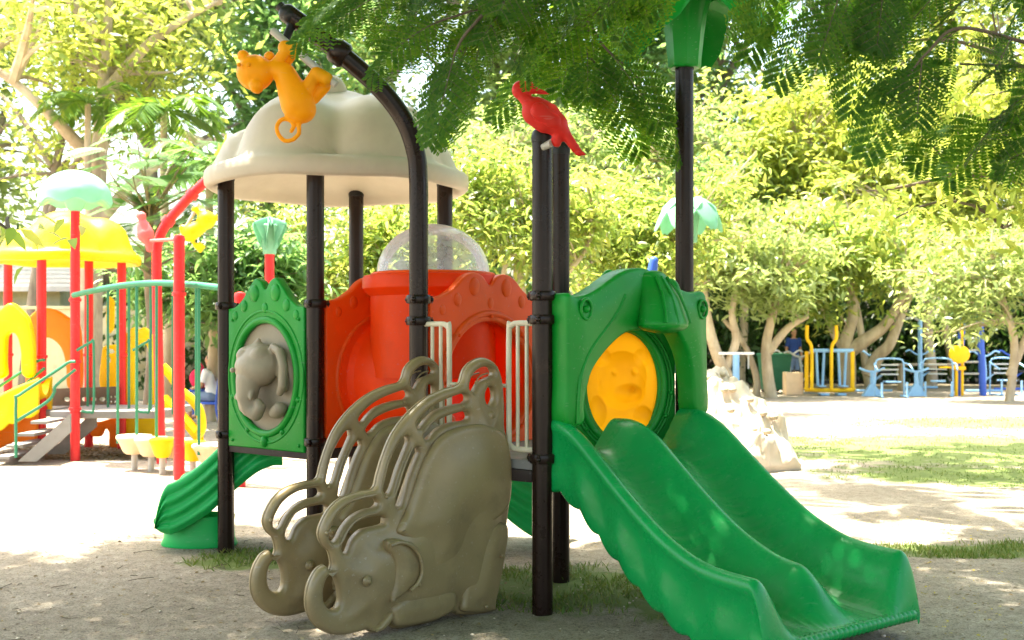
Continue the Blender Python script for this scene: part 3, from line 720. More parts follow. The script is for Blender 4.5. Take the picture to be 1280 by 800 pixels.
for o_ in (-.028,): m.sphere(zo(152,148,o_), .009)
m.build('bird_figure', M['birdred'], postA)

# ---------------- palm top
def leaf_blade(m, base, az, L, Wd, droop, rise, thick=.03):
    n = 14; ts = np.linspace(0, 1, n); rows = []
    dx = np.array([math.cos(az), math.sin(az), 0]); sd_ = np.array([-math.sin(az), math.cos(az), 0])
    for t in ts:
        c = np.asarray(base)+dx*L*(t*.9)+np.array([0,0,rise*math.sin(t*PI*.55)-droop*t*t])
        wdt = Wd*(.35+1.1*math.sin(PI*min(1, t*.86+.10))**1.0)*(1 if t < .93 else .55)
        sec = [(-1,-.25*wdt),(-.5,-.04*wdt),(0,.10*wdt),(.5,-.04*wdt),(1,-.25*wdt)]
        rows.append([c+sd_*a*wdt+np.array([0,0,b]) for a, b in sec]+[c+sd_*a*wdt+np.array([0,0,b-thick]) for a, b in sec[::-1]])
    k = 10; vs = np.array(rows).reshape(-1,3)
    m.raw(vs, [(i*k+j, i*k+(j+1)%k, (i+1)*k+(j+1)%k, (i+1)*k+j) for i in range(n-1) for j in range(k)]+[tuple(range(k))[::-1], tuple((n-1)*k+j for j in range(k))])
def palm_top(p, z, root, mat, sc_=1., az0=.0, cs=1.):
    m = MB(); m.lathe([(.088,0),(.098,.01),(.10,.06),(.115,.20),(.135,.34),(.165,.44),(.15,.46),(.08,.46),(0,.47)], (p[0],p[1],z), 24, wob=lambda a, r, zz_: (.006*math.cos(8*a)*(r > .09), 0))
    m.xform(np.eye(4))
    if cs != 1.: m.xform(np.array([[cs,0,0,p[0]*(1-cs)],[0,cs,0,p[1]*(1-cs)],[0,0,cs,z*(1-cs)],[0,0,0,1]]))
    for k in range(6): leaf_blade(m, (p[0],p[1],z+.44*cs), az0+k*PI/3, .62*sc_, .15, .55, .28)
    return m.build('palm_top', mat, root)
palm_top(Fp, 3.18, play, M['green'], 1., .12)
# ================================================================== red-posted play structure on the left
left = thing('play_structure', 'red-posted play structure with yellow dome roof and arched green bridge, left background', 'playground set', (-5.3,14.2,0))
def rpost(px, yb, pytop, name='post', r=.057, cap=True):
    y = yb; x = (px-640)/F*y; top = CAMH-(pytop-HZ)/F*y
    o = MB().tube([(x,y,-.03),(x,y,top*.5),(x,y,top)], r, 20).build(name, M['redpost'], left)
    if cap: MB().lathe([(.06,-.03),(.062,0),(.05,.03),(0,.045)], (x,y,top), 16).build('post_cap', M['redpost'], o)
    return o, x, y, top
def rclamp(o, x, y, z): MB().lathe([(.056,-.022),(.072,-.018),(.072,.018),(.056,.022)], (x,y,z), 18).build('clamp', M['redpost'], o)
pA, ax_, ay_, at_ = rpost(94, 13.64, 258, cap=False); pB, bx_, by_, bt_ = rpost(224, 11.75, 298)
p1 = rpost(10, 15.6, 326, cap=False); p2_ = rpost(52, 14.2, 325, cap=False); p3 = rpost(111, 15.3, 326, cap=False); p4 = rpost(152, 15.1, 326, cap=False)
for o_, x, y, t in (p1,p2_,p3,p4):
    for z in (1.25, .60): rclamp(o_, x, y, z)
for z in (1.95,): rclamp(pB, bx_, by_, z)
for z in (1.95, 1.2, .62): rclamp(pA, ax_, ay_, z)
yC = 13.4
cp = [pt(202,575,yC)*[1,1,0]+[0,0,-.03], pt(200,540,yC), pt(197,400,yC), pt(196,320,yC)]+[pt(*q,yC) for q in ((198,302),(205,285),(219,266),(240,243),(262,222))]
cp[1][2] = .5
bent2 = MB().tube(smooth_path(cp, 7), .057, 20).build('bent_post', M['redpost'], left)
for q, q2 in (((208,280),(213,273)),((238,246),(243,240))): MB().tube([pt(*q,yC), pt(*q2,yC)], .075, 18).build('clamp', M['redpost'], bent2)
MB().sphere(pt(262,222,yC), .068).build('end_knob', M['redpost'], bent2)
bar = MB().tube([pt(224,300,yC-.15), pt(249,254,yC-.15)], .022, 10).build('monkey_bar', M['steel'], bent2)
m = MB(); g_ = lambda px, py, o=0.: pt(px, py, yC-.15)+np.array([0,o,0])
blob(m, [(g_(258,275),.11), (g_(269,272),.045), (g_(250,281),.06), (g_(250,284),.08,g_(240,290),.10), (g_(240,290),.09,g_(236,294),.08), (g_(252,268),.03,g_(243,262),.03), (g_(243,262),.036,g_(245,260),.036),
         (g_(240,284),.035,g_(228,284),.03), (g_(228,284),.036,g_(229,290),.036)]+[(g_(*a),.022,g_(*b),.022) for a, b in zip([(240,300),(244,308),(250,314),(255,308),(249,304)],[(244,308),(250,314),(255,308),(249,304),(248,307)])], .016, 3)
m.build('monkey_figure', M['yellow'], bent2)
# pink bird on an arm
m = MB(); h_ = lambda px, py: pt(px, py, yC-.2)
blob(m, [(h_(177,270),.055), (h_(177,275),.04,h_(179,283),.06), (h_(179,283),(.075,.06,.08),h_(182,293),(.10,.08,.10)), (h_(182,293),.09,h_(186,302),.06), (h_(186,300),.045,h_(187,311),.045), (h_(173,268),.03,h_(171,272),.01)], .016, 3)
m.build('bird_figure', M['pink'], bent2)
MB().tube([pt(187,301,yC-.2), pt(224,299,11.9)], .02, 10).build('bird_arm', M['pink'], bent2)
# roof and mushroom cap
yR = 15.05; rc = ((84-640)/F*yR, yR)
roof_mb(rc, CAMH-(330-HZ)/F*yR, .92, .9).build('dome_roof', M['yellow'], left, sharp=50)
m = MB(); R = .425
prof = [(0.001,.46)]+[(R*math.sin(t), .10+.36*math.cos(t)) for t in np.linspace(.15, PI/2, 12)]+[(R*1.02,.06),(R*.98,.045),(R*.8,.10),(R*.4,.13),(.14,.10),(.10,.0),(.07,-.04)]
def wob(a, r, z): 
    k = max(0, (r-.25)/.2); return (0, -.03*k*math.cos(8*a) if z < .2 else 0)
m.lathe(prof, (ax_, ay_, at_-.02), 64, wob); m.build('mushroom_cap', M['capgreen'], pA)
# bridge: arched green rails with vertical bars, near and far
def rail(y0, y1, far):
    a0, a1 = pt(92,369,y0), pt(286,361,y1)
    ts = np.linspace(0, 1, 25); path = [a0+(a1-a0)*t+np.array([0,0,.10*math.sin(PI*t)]) for t in ts]
    m = MB(); m.tube(path, .034, 12); m.build('bridge_rail', M['railgreen'], left)
    for t in np.linspace(.32, .96, 6) if not far else np.linspace(.1,.95,7):
        p = a0+(a1-a0)*t+np.array([0,0,.10*math.sin(PI*t)]); zb0 = .30-.12*abs(t-.5) if not far else .55
        MB().tube([p, (p[0],p[1],zb0)], .017, 8).build('bridge_bar', M['railgreen'], left)
rail(13.5, 11.4, False); rail(14.8, 13.2, True)
# red post with a green palm top and the next tower behind the main structure
o_, x5, y5, t5 = rpost(337, 13.8, 318); palm_top((x5,y5), t5, left, M['capgreen'], .10, .3, .8)
rpost(300, 11.3, 370)
# decks
def slab(px0, px1, pyt, y0, y1, t=.09):
    a, b_, c, d = pt(px0,pyt,y0), pt(px1,pyt,y0), pt(px1,pyt,y0), pt(px0,pyt,y0); z = a[2]
    return MB().rbox(((a[0]+b_[0])/2,(y0+y1)/2,z-t/2), (b_[0]-a[0], y1-y0, t), .01)
slab(62, 202, 514, 13.7, 15.0).build('deck', M['deck'], left)
slab(-40, 62, 512, 14.2, 15.7).build('deck', M['deck'], left)
# grey activity board with cut-outs
fl = (np.array([(62-640)/F*15., 15., 0]), np.array([1.,0,0]), np.array([0,0,1.]), np.array([0,-1.,0]))
bo = unproject(fl, [(60,486),(148,483),(148,514),(60,516)]); 
hs = [ellipse(*unproject(fl, [(84+11*i,499)])[0], .045, .03, 16) for i in range(5)]+[ellipse(*unproject(fl, [(134+5*i,496+6*j)])[0], .016, .016, 10) for i in range(3) for j in range(3)]
plate(MB(), fl, bo, hs, T=.02, b=.005).build('activity_board', M['brown'], left)
# orange arch and yellow entrance arch
def px_plate(y, ol, hol, T, b, mat, name, pillow=.015, ang=0., lab=None):
    c = pt(np.mean([p[0] for p in ol]), 500, y); X = np.array([math.cos(ang), math.sin(ang), 0])
    fr = (np.array([c[0],c[1],0]), X, np.array([0,0,1.]), np.array([X[1],-X[0],0]))
    return plate(MB(), fr, smooth_loop(unproject(fr, ol), .03), [smooth_loop(unproject(fr, h), .03) for h in hol], T=T, b=b, pillow=(lambda d, p: pillow*(1-math.exp(-(d/.05)**2))) if pillow else None, grid=.05).build(name, mat, left, label=lab)
px_plate(15.5, [(34,484),(36,440),(36,405),(42,392),(56,385),(72,388),(88,398),(98,402),(102,430),(102,484),(86,484),(84,460),(80,440),(72,428),(60,422),(50,430),(50,470),(50,484)], [], .06, .03, M['orange2'], 'tunnel_arch')
px_plate(14.0, [(-10,470),(-8,420),(-4,395),(6,384),(16,379),(28,388),(38,402),(43,430),(43,468),(30,468),(28,440),(24,422),(18,416),(10,420),(8,450),(8,470)], [], .07, .035, M['yellow'], 'slide_arch')
px_plate(15.2, [(155,556),(156,430),(160,416),(168,409),(174,412),(182,409),(190,418),(194,432),(196,556)], [[(170,500),(171,445),(176,430),(184,432),(187,450),(187,500),(180,508)]], .05, .025, M['yellow'], 'window_panel')
px_plate(15.6, [(126,484),(128,440),(131,433),(140,431),(147,436),(148,484)], [[(133,438),(140,436),(144,440),(138,442)],[(135,449),(138,445),(139,452),(136,455)]], .03, .015, M['yellow'], 'figure_panel')
px_plate(15.3, [(110,529),(125,527),(150,524),(152,558),(138,559),(137,540),(132,536),(127,545),(115,545),(110,538)], [], .04, .02, M['orange2'], 'animal_panel')
px_plate(15.6, [(134,412),(134,374),(140,372),(143,376),(142,412)], [], .025, .012, M['yellow'], 'hanging_plate')
# yellow slide to the far right of it and yellow slide down to the left with orange sides
m = MB()
for s_ in (0., .32):
    m.tube(smooth_path([pt(203,458,14.3+s_), pt(214,470,14.3+s_), pt(226,488,14.3+s_), pt(240,500,14.3+s_), pt(250,515,14.3+s_), pt(252,535,14.3+s_), pt(246,545,14.3+s_)], 6), .06, 12)
gl = np.array([pt(200,495,14.3), pt(214,508,14.3), pt(230,525,14.3), pt(246,544,14.3)]); b2 = gl+[0,.32,0]
m.raw(np.concatenate([gl, b2, gl-[0,0,.1], b2-[0,0,.1]]), [(i,i+1,i+5,i+4) for i in range(3)]+[(8+i,8+i+1,8+i+5,8+i+4) for i in range(3)]+[(i,i+1,i+9,i+8) for i in range(3)]+[(4+i,5+i,13+i,12+i) for i in range(3)])
m.build('curved_slide', M['yellow'], left)
m = slide_mb(((20-640)/F*13.9, 13.9), (-1,-.15), (-.15,1), [(-.35,.78),(0,.62),(.3,.42),(.6,.2),(.8,.14)], .30, False, .22, .26, .2); m.build('straight_slide', M['yellow'], left, sharp=50)
px_plate(14.1, [(-10,560),(-10,510),(10,520),(30,496),(46,488),(47,540),(40,556),(20,552)], [], .04, .02, M['orange2'], 'side_panel')
# stairs with hand rails
sx0, sy = pt(76,517,13.3), 13.3
n_ = 4; tops = [(66,523),(50,538),(36,552),(20,566)]
for (px, py) in tops:
    p = pt(px, py, 13.55); MB().rbox((p[0], p[1]+.0, p[2]-.02), (.20,.80,.035), .006).build('stair_tread', M['deck'], left)
q0, q1 = pt(88,517,13.15), pt(22,577,13.15)
for dy in (0, .82):
    a = np.array([q0,q1,[q1[0]+.22,q1[1],q1[2]],q0-[0,0,.22]])+[0,dy,0]
    MB().raw(np.concatenate([a, a+[0,.03,0]]), [(0,1,2,3),(4,5,6,7),(0,1,5,4),(1,2,6,5),(2,3,7,6),(3,0,4,7)]).build('stair_stringer', M['deck'], left)
for y in (13.1, 14.05):
    k = 0 if y < 13.5 else 3
    for L in ([(94,452),(86,453),(74,461),(24,494),(20,500),(20,572)], [(94,462),(70,482),(68,490),(58,503),(21,526)]):
        q = [pt(px-(38 if k else 0), py-(2 if k else 0), y) for px, py in L]
        MB().tube(smooth_path(q, 4), .018, 10).build('stair_rail', M['railgreen'], left)
# bridge hoops beside the deck
for px in (112, 182):
    q = [pt(px-16,438,13.6), pt(px+1,428,13.6), pt(px+5,432,13.6), pt(px+5,508,13.6), pt(px,515,13.6), pt(px-10,514,13.6)]
    MB().tube(smooth_path(q, 4), .016, 8).build('hand_hoop', M['railgreen'], left)
# stepping pods: each stands on the ground by itself
def pod(px, pyt, y, r, mat, lab, kid=None):
    p = pt(px, pyt, y); t = thing('stepping_pod', lab, 'stepping pod', (p[0],y,0), 0, 'stepping pods beside the arched bridge')
    h = p[2]; m = MB().lathe([(r*.45,h-.20),(r*.62,h-.17),(r*.86,h-.06),(r,h-.02),(r*.99,h),(r*.93,h+.012),(0,h+.016)], (0,0,0), 28); m.build('pod_cup', mat, t, local=True)
    MB().tube([(0,0,-.02),(0,0,h-.18)], .035, 12).build('pod_stem', M['steel'], t, local=True); return t
pod(168, 545, 12.6, .20, M['pod'], 'leftmost cream stepping pod in the row beside the arched bridge')
pod(189, 548, 12.5, .19, M['pod'], 'cream stepping pod tucked behind the left yellow pod')
pod(203, 549, 12.25, .14, M['yellow'], 'yellow stepping pod left of the nearest red post')
pod(220, 550, 12.45, .18, M['pod'], 'cream stepping pod half hidden behind the nearest red post')
pod(241, 553, 12.1, .14, M['yellow'], 'yellow stepping pod right of the nearest red post')
pod(266, 556, 11.9, .22, M['pod'], 'large cream stepping pod at the right end of the row, by the dark post')

# ================================================================== tower with the rock ramp behind
rear = thing('play_structure', 'far play structure with cream rock climbing ramp, mostly hidden behind the green arch', 'playground set', (1.7,14.2,0))
for x, y, top in ((1.05,13.7,1.9),(2.16,13.7,2.75),(1.05,14.8,1.9),(2.12,14.8,2.2)):
    o = MB().tube([(x,y,-.03),(x,y,top/2),(x,y,top)], .057, 20).build('post', M['blue'] if top < 2 else M['railgreen'], rear)
    if top > 2.5: palm_top((x,y), top-.1, rear, M['capgreen'], .75, .1)
xb = (812-640)/F*13.7
m = MB(); blob(m, [((xb,13.6,2.15),.07,(xb+.04,13.6,2.42),.055),((xb-.0,13.6,2.0),.07,(xb,13.6,2.2),.07)], .015, 2); m.build('post_top', M['blue'], rear)
MB().tube([(xb,13.6,-.03),(xb,13.6,2.1)], .05, 14).build('post', M['blue'], rear)
MB().rbox((1.58,14.25,.86), (1.05,1.1,.06), .01).build('deck', M['deck'], rear)
# rock ramp
t0 = np.array([2.25,13.9,1.02]); t1 = np.array([2.86,12.45,.03]); d = t1-t0; L = np.linalg.norm(d); dd = d/L; sdv = np.array([dd[1],-dd[0],0]); sdv /= np.linalg.norm(sdv); nm = np.cross(sdv, dd); nm = nm if nm[2] > 0 else -nm
g = 40; m = MB(); vs = []
rr = np.random.default_rng(3)
lump = [(rr.uniform(0,1), rr.uniform(-1,1), rr.uniform(.06,.15), rr.uniform(.03,.09)) for _ in range(70)]
wid = .46
for i in range(g+1):
    for j in range(g+1):
        t, w_ = i/g, 2*j/g-1
        hgt = .05+sum(hh*max(0, 1-(((t-a)*L)**2+((w_-b)*wid)**2)/r**2)**.5 for a, b, r, hh in lump)*.8 - .10*abs(w_)**4
        bow = .22*math.sin(PI*t)
        vs.append(t0+d*t+sdv*wid*w_*(1+.05*math.sin(9*t))+nm*(hgt+bow))
vs = np.array(vs); base = len(vs); k = g+1
m.raw(vs, [(i*k+j, i*k+j+1, (i+1)*k+j+1, (i+1)*k+j) for i in range(g) for j in range(g)])
low = np.array([t0+d*t+sdv*wid*w_*.95+np.array([0,0,-.1+.22*math.sin(PI*t)*.6]) for t in np.linspace(0,1,k) for w_ in (-1,1)]); low[:,2] = np.maximum(low[:,2], -.02)
lv = np.concatenate([vs[[i*k for i in range(k)]], low[0::2]]); m.raw(lv, [(i,i+1,k+i+1,k+i) for i in range(g)])
lv = np.concatenate([vs[[i*k+g for i in range(k)]], low[1::2]]); m.raw(lv, [(i,i+1,k+i+1,k+i) for i in range(g)])
m.raw(np.concatenate([vs[g*k:], low[-2:]]), [tuple(range(k))+(k+1,k)])
ramp_ = m.build('climbing_ramp', M['rockcream'], rear, sharp=60)
for a, b, r, hh in lump[:16]:
    MB().sphere(t0+d*(.1+.85*a)+sdv*wid*b*.7+nm*(.17+.22*math.sin(PI*a)), .05, (1,1.3,.7), 10, 7).build('climbing_hold', M['wood'], ramp_)

# ================================================================== outdoor gym, far right
YG = 28.5
def gx(px, y=YG): return (px-640)/F*y
def tubes(m, lists, r=.03, seg=10, k=4):
    for L in lists: m.tube(smooth_path(L, k) if len(L) > 2 else L, r, seg)
    return m
def air_walker(px, y):
    t = thing('air_walker', 'yellow and blue double air walker beneath the forked pale tree', 'exercise machine', (gx(px,y),y,0))
    tubes(MB(), [[(-.58,0,1.12),(-.58,0,.25),(-.54,0,.14),(.54,0,.14),(.58,0,.25),(.58,0,1.12)]], .055).build('frame', M['gymyellow'], t, local=True)
    for x, hx in ((-.48,-.60),(.02,.14)): tubes(MB(), [[(x,-.1,.15),(x,-.1,1.05),(x+.03*(1 if hx>x else -1),-.1,1.3),(hx,-.1,1.45),(hx,-.1,1.78)]], .045).build('hand_pole', M['gymyellow'], t, local=True)
    MB().tube([(-.5,0,1.14),(.6,0,1.14)], .05, 10).build('axle', M['ltblue'], t, local=True)
    for x in (-.24,.32):
        m = MB(); m.tube([(x-.10,0,1.12),(x-.06,0,.25)], .035, 8); m.tube([(x+.10,0,1.12),(x+.06,0,.25)], .035, 8); m.rbox((x,-.06,.24), (.18,.34,.03), .008); m.build('swing_leg', M['ltblue'], t, local=True)
    for x in (-.15,.28): MB().rbox((x,0,.03), (.22,.3,.06), .01).build('foot_plate', M['ltblue'], t, local=True)
air_walker(1037, YG)
def seat_machine(px, y, lab, rz=0, seats=1):
    t = thing('seat_press_machine', lab, 'exercise machine', (gx(px,y),y,0), rz, 'blue seated exercise machines')
    tubes(MB(), [[(-.42,0,.0),(-.42,0,.45),(-.40,0,1.0),(-.25,0,1.12),(.25,0,1.12),(.40,0,1.0),(.42,0,.45),(.42,0,0)]], .024).build('back_frame', M['ltblue'], t, local=True)
    MB().rbox((0,-.22,.45), (.40,.40,.04), .015).build('seat', M['ltblue'], t, local=True)
    for z in (.66,.80,.94): MB().rbox((0,.0,z), (.52,.03,.045), .01).build('backrest_slat', M['gymgrey'], t, local=True)
    for s in (-1,1):
        tubes(MB(), [[(s*.36,-.42,0),(s*.36,-.42,.44)], [(s*.36,-.5,.02),(s*.36,.1,.02)]], .03).build('leg', M['ltblue'], t, local=True)
        tubes(MB(), [[(s*.42,0,1.0),(s*.50,-.2,.95),(s*.50,-.5,.80)]], .025).build('hand_lever', M['ltblue'], t, local=True)
    t.scale = (.86,.86,.84); return t
seat_machine(1112, YG-.6, 'pale blue seat machine with slatted back, right of the forked pale tree')
seat_machine(1172, YG-.2, 'pale blue seat machine just left of the yellow disc stand', -.3)
seat_machine(1252, YG+.3, 'pale blue seat machine right of the blue ladder frame', .3)
def stepper(px, y, lab):
    t = thing('waist_stepper', lab, 'exercise machine', (gx(px,y),y,0), 0, 'low blue machines with a crossbar')
    tubes(MB(), [[(0,0,0),(0,0,.62)]], .05).build('post', M['ltblue'], t, local=True)
    tubes(MB(), [[(-.32,0,.70),(-.1,0,.62),(.1,0,.62),(.32,0,.70)]], .03).build('handle', M['ltblue'], t, local=True)
    m = MB(); m.raw([(-.25,-.1,.0),(.25,-.1,0),(.25,.1,0),(-.25,.1,0),(-.05,-.05,.3),(.05,-.05,.3),(.05,.05,.3),(-.05,.05,.3)], [(0,1,5,4),(1,2,6,5),(2,3,7,6),(3,0,4,7),(4,5,6,7),(0,3,2,1)]); m.build('base', M['ltblue'], t, local=True)
stepper(1090, YG-.3, 'low blue stepper machine at the foot of the forked pale tree')
stepper(1145, YG-.3, 'low blue stepper machine between the two slatted seat machines')
t = thing('ladder_frame', 'deep blue A-frame ladder bar with pale rungs', 'exercise machine', (gx(1214),YG,0))
for s in (-1,1): MB().tube([(s*.32-.02,0,-.02),(s*.22-.10*(s<0)*0,0,1.95)], .085, 14).build('upright', M['blue'], t, local=True)
for z in (.55,.85,1.15,1.45): MB().tube([(-.28,0,z),(.26,0,z)], .025, 8).build('rung', M['gymgrey'], t, local=True)
t = thing('wheel_stand', 'yellow stand with a round yellow disc, left of the blue ladder frame', 'exercise machine', (gx(1194),YG-.2,0))
MB().tube([(-.05,0,0),(-.05,0,.9)], .04, 10).build('post', M['gymyellow'], t, local=True); MB().tube([(.10,0,0),(.10,0,1.95)], .035, 10).build('post', M['gymyellow'], t, local=True)
m = MB().lathe([(0,-.04),(.20,-.04),(.23,-.02),(.23,.02),(.20,.04),(0,.04)], (0,0,0), 28); m.xform(Matrix.Rotation(PI/2,4,'X')); m.xform(Matrix.Translation((0,-.06,1.05))); m.xform(np.diag([1.15,1,1,1])); m.build('disc', M['gymyellow'], t, local=True)
m = MB(); m.rbox((.0,0,.70), (.34,.16,.10), .03); m.rbox((-.28,-.05,.72),(.44,.1,.04),.01); m.build('arm', M['gymyellow'], t, local=True)
t = thing('twist_stand', 'pale blue post with a white crossbar, by the leaning trunks', 'exercise machine', (gx(920,27),27,0))
MB().tube([(0,0,-.02),(0,0,1.06)], .085, 14).build('post', M['ltblue'], t, local=True); MB().rbox((0,0,1.09), (.86,.12,.06), .02).build('crossbar', M['cloth_white'], t, local=True)
for x in (-.32,.30): MB().tube([(x,0,1.06),(x,0,.72)], .02, 8).build('handle', M['gymgrey'], t, local=True)
t = thing('rubbish_bin', 'dark green wheeled bin among the gym machines', 'bin', (gx(968,30),30,0), .2)
m = MB(); m.raw([(-.26,-.26,.08),(.26,-.26,.08),(.26,.26,.08),(-.26,.26,.08),(-.34,-.34,.98),(.34,-.34,.98),(.34,.34,.98),(-.34,.34,.98)], [(0,1,5,4),(1,2,6,5),(2,3,7,6),(3,0,4,7),(4,5,6,7),(0,3,2,1)]); m.build('bin_body', M['gymgreen'], t, local=True, smooth=False)
MB().rbox((0,0,1.01), (.74,.74,.07), .025).build('lid', M['gymgreen'], t, local=True)
for s in (-1,1): MB().tube([(s*.2-.03,.27,.1),(s*.2+.03,.27,.1)], .1, 14).build('wheel', M['black'], t, local=True)
t = thing('wooden_bench', 'weathered plank bench behind the seat machines', 'bench', (gx(1160,31),31,0))
MB().rbox((0,0,.72), (1.9,.34,.06), .015).build('seat', M['wood'], t, local=True)
for s in (-1,1): MB().rbox((s*.75,0,.35), (.10,.28,.70), .01).build('leg', M['wood'], t, local=True)
def handle_machine(px, y, lab, mat):
    t = thing('rider_machine', lab, 'exercise machine', (gx(px,y),y,0), 0, 'grey rider machines in the shade')
    tubes(MB(), [[(-.5,0,.02),(.5,0,.02)], [(0,-.25,.02),(0,.25,.02)], [(0,0,0),(.05,0,.5),(.0,0,.95)]], .035).build('frame', mat, t, local=True)
    for s in (-1,1): tubes(MB(), [[(0,0,.95),(s*.15,0,1.0),(s*.30,0,1.10),(s*.42,0,1.06)]], .025).build('handlebar', mat, t, local=True)
    MB().rbox((.28,0,.52), (.32,.24,.07), .03).build('seat', M['black'], t, local=True); tubes(MB(), [[(.02,0,.3),(.28,0,.5)]], .03).build('seat_arm', mat, t, local=True)
handle_machine(1000, 29.5, 'grey rider machine between green bin and yellow air walker', M['gymgrey'])
handle_machine(985, 31.5, 'grey rider machine behind the beige box', M['gymgrey'])
handle_machine(1150, 32.5, 'grey rider machine in deep shade behind the plank bench', M['ltblue'])
handle_machine(1092, 30.5, 'pale blue rider machine behind the foot of the forked trunk', M['ltblue'])
handle_machine(1230, 30.5, 'pale blue rider machine behind the blue ladder frame', M['ltblue'])
handle_machine(1265, 31.5, 'blue rider machine in shade at the far right', M['blue'])
t = tag(MB().rbox((gx(991,28.8),28.8,.29), (.44,.4,.58), .02).build('storage_box', M['pod']), 'beige box standing on the sand left of the air walker', 'box')
t = thing('pull_up_bar', 'tall thin blue pole with a hooked top in the shade behind the bench', 'exercise machine', (gx(1150,30.5),30.5,0))
tubes(MB(), [[(0,0,0),(0,0,1.95)]], .06).build('post', M['ltblue'], t, local=True); tubes(MB(), [[(0,0,1.9),(-.2,0,2.02),(-.42,0,1.96)]], .03).build('hook_arm', M['gymgrey'], t, local=True)

# ================================================================== people
def person(loc, rz, lab, pose, shirt, trousers, scale=1.):
    t = thing('person', lab, 'person', loc, rz)
    if pose == 'stand':
        hipz, sh, hd = .92, 1.42, 1.60
        legs = [[(s*.09,0,.90),(s*.10,-.02,.48),(s*.11,.02,.07)] for s in (-1,1)]; arms = [[(s*.19,0,1.40),(s*.24,.02,1.12),(s*.22,-.10,.90)] for s in (-1,1)]; lean = 0
    else:
        hipz, sh, hd = .46, .93, 1.12
        legs = [[(s*.09,0,.46),(s*.13,-.40,.46),(s*.13,-.42,.07)] for s in (-1,1)]; arms = [[(s*.18,-.04,.92),(s*.22,-.10,.67),(s*.12,-.32,.62)] for s in (-1,1)]; lean = -.04
    caps = [((0,0,hipz),(.15,.11,.12),(0,lean*.5,(hipz+sh)/2),(.14,.10,.12)), ((0,lean*.5,(hipz+sh)/2),(.14,.10,.12),(0,lean,sh-.05),(.17,.10,.09)), ((0,lean,sh),.055,(0,lean-.01,hd-.08),.05),
            ((0,lean-.02,hd+.02),(.078,.095,.11)), ((0,lean-.115,hd),.02), ((-.08,lean,hd),.022), ((.08,lean,hd),.022), ((0,lean-.05,hd-.06),(.05,.05,.05))]
    for L in legs:
        caps += [(L[0],.088,L[1],.058),(L[1],.058,L[2],.042),(L[2],.045,(L[2][0],L[2][1]-.16,.04),.036)]
    for L in arms:
        caps += [(L[0],.052,L[1],.040),(L[1],.040,L[2],.030)]
        w_ = np.array(L[2]); f = np.array(L[2])-np.array(L[1]); f /= np.linalg.norm(f); sx = 1 if L[2][0] > 0 else -1
        caps.append((w_, .03, w_+f*.07, .034))
        for i, ln in enumerate((.055,.07,.066,.05)):
            b0 = w_+f*.085+np.array([0,(i-1.5)*.017,0]); caps.append((b0, .010, b0+f*ln+np.array([-sx*.02,0,0]), .009))
        b0 = w_+f*.035+np.array([-sx*.005,-.03,0]); caps.append((b0, .012, b0+f*.04+np.array([-sx*.015,-.03,0]), .010))
    mm = MB(); blob(mm, caps, .013, 2); body = mm.build('body', M['skin'], t, local=True)
    mm = MB(); tc = [((0,.0,hipz+.0),(.165,.125,.10),(0,lean*.5,(hipz+sh)/2),(.155,.115,.13)), ((0,lean*.5,(hipz+sh)/2),(.155,.115,.13),(0,lean,sh-.06),(.185,.115,.095))]
    tc += [(L[0],.066,tuple(np.array(L[0])*.35+np.array(L[1])*.65),.057) for L in arms]; blob(mm, tc, .02, 3); mm.build('shirt', M[shirt], t, local=True)
    mm = MB(); blob(mm, [((-.07,0,hipz-.02),(.115,.13,.10),(.07,0,hipz-.02),(.115,.13,.10))]+[(L[0],.105,L[1],.075) for L in legs]+([(L[1],.075,L[2],.058) for L in legs] if pose == 'stand' else [(L[1],.072,tuple(np.array(L[1])*.6+np.array(L[2])*.4),.062) for L in legs]), .02, 3); mm.build('trousers', M[trousers], t, local=True)
    mm = MB(); blob(mm, [((0,lean+.01,hd+.055),(.086,.098,.09)), ((0,lean+.055,hd+.0),(.075,.06,.10))], .014, 3); mm.build('hair', M['hair'], t, local=True)
    mm = MB()
    for s in (-1,1): mm.sphere((s*.03, lean-.108, hd+.02), .012, nu=8, nv=6)
    mm.build('eyes', M['black'], body, local=True)
    t.scale = (scale,)*3; return t
yP = 20.; cx_ = gx(266, yP)
person((cx_,yP,0), -1.9, 'person in white T-shirt and blue shorts sitting on a blue chair beyond the arched bridge', 'sit', 'cloth_white', 'denim', .95)
t = thing('metal_chair', 'blue tube chair under the person in white', 'chair', (cx_,yP,0), -1.9)
MB().rbox((0,.02,.32), (.42,.42,.04), .012).build('seat', M['blue'], t, local=True)
for s in (-1,1):
    tubes(MB(), [[(s*.2,-.18,0),(s*.2,-.18,.31)]], .02).build('leg', M['blue'], t, local=True); tubes(MB(), [[(s*.2,.26,0),(s*.2,.20,.3),(s*.2,.27,.85)]], .02).build('leg', M['blue'], t, local=True)
MB().rbox((0,.27,.74), (.40,.025,.2), .01).build('backrest', M['blue'], t, local=True)
bp0 = pt(250,470,yP)
t = thing('backpack', 'crimson backpack on a blue stool beside the person in white', 'bag', (bp0[0]-.05,yP+.2,.55))
m = MB(); blob(m, [((0,0,.20),(.20,.13,.19)), ((0,-.08,.13),(.15,.08,.12))], .02, 3); m.build('bag_body', M['cloth_red'], t, local=True)
tubes(MB(), [[(-.06,0,.38),(0,0,.46),(.06,0,.38)]], .014).build('strap', M['cloth_red'], t, local=True)
t = thing('stool', 'blue tube stool carrying the crimson backpack', 'stool', (bp0[0]-.05,yP+.2,0))
MB().rbox((0,0,.53), (.36,.32,.04), .012).build('seat', M['blue'], t, local=True)
for sx in (-1,1):
    for sy_ in (-1,1): tubes(MB(), [[(sx*.17,sy_*.14,0),(sx*.14,sy_*.11,.52)]], .018).build('leg', M['blue'], t, local=True)
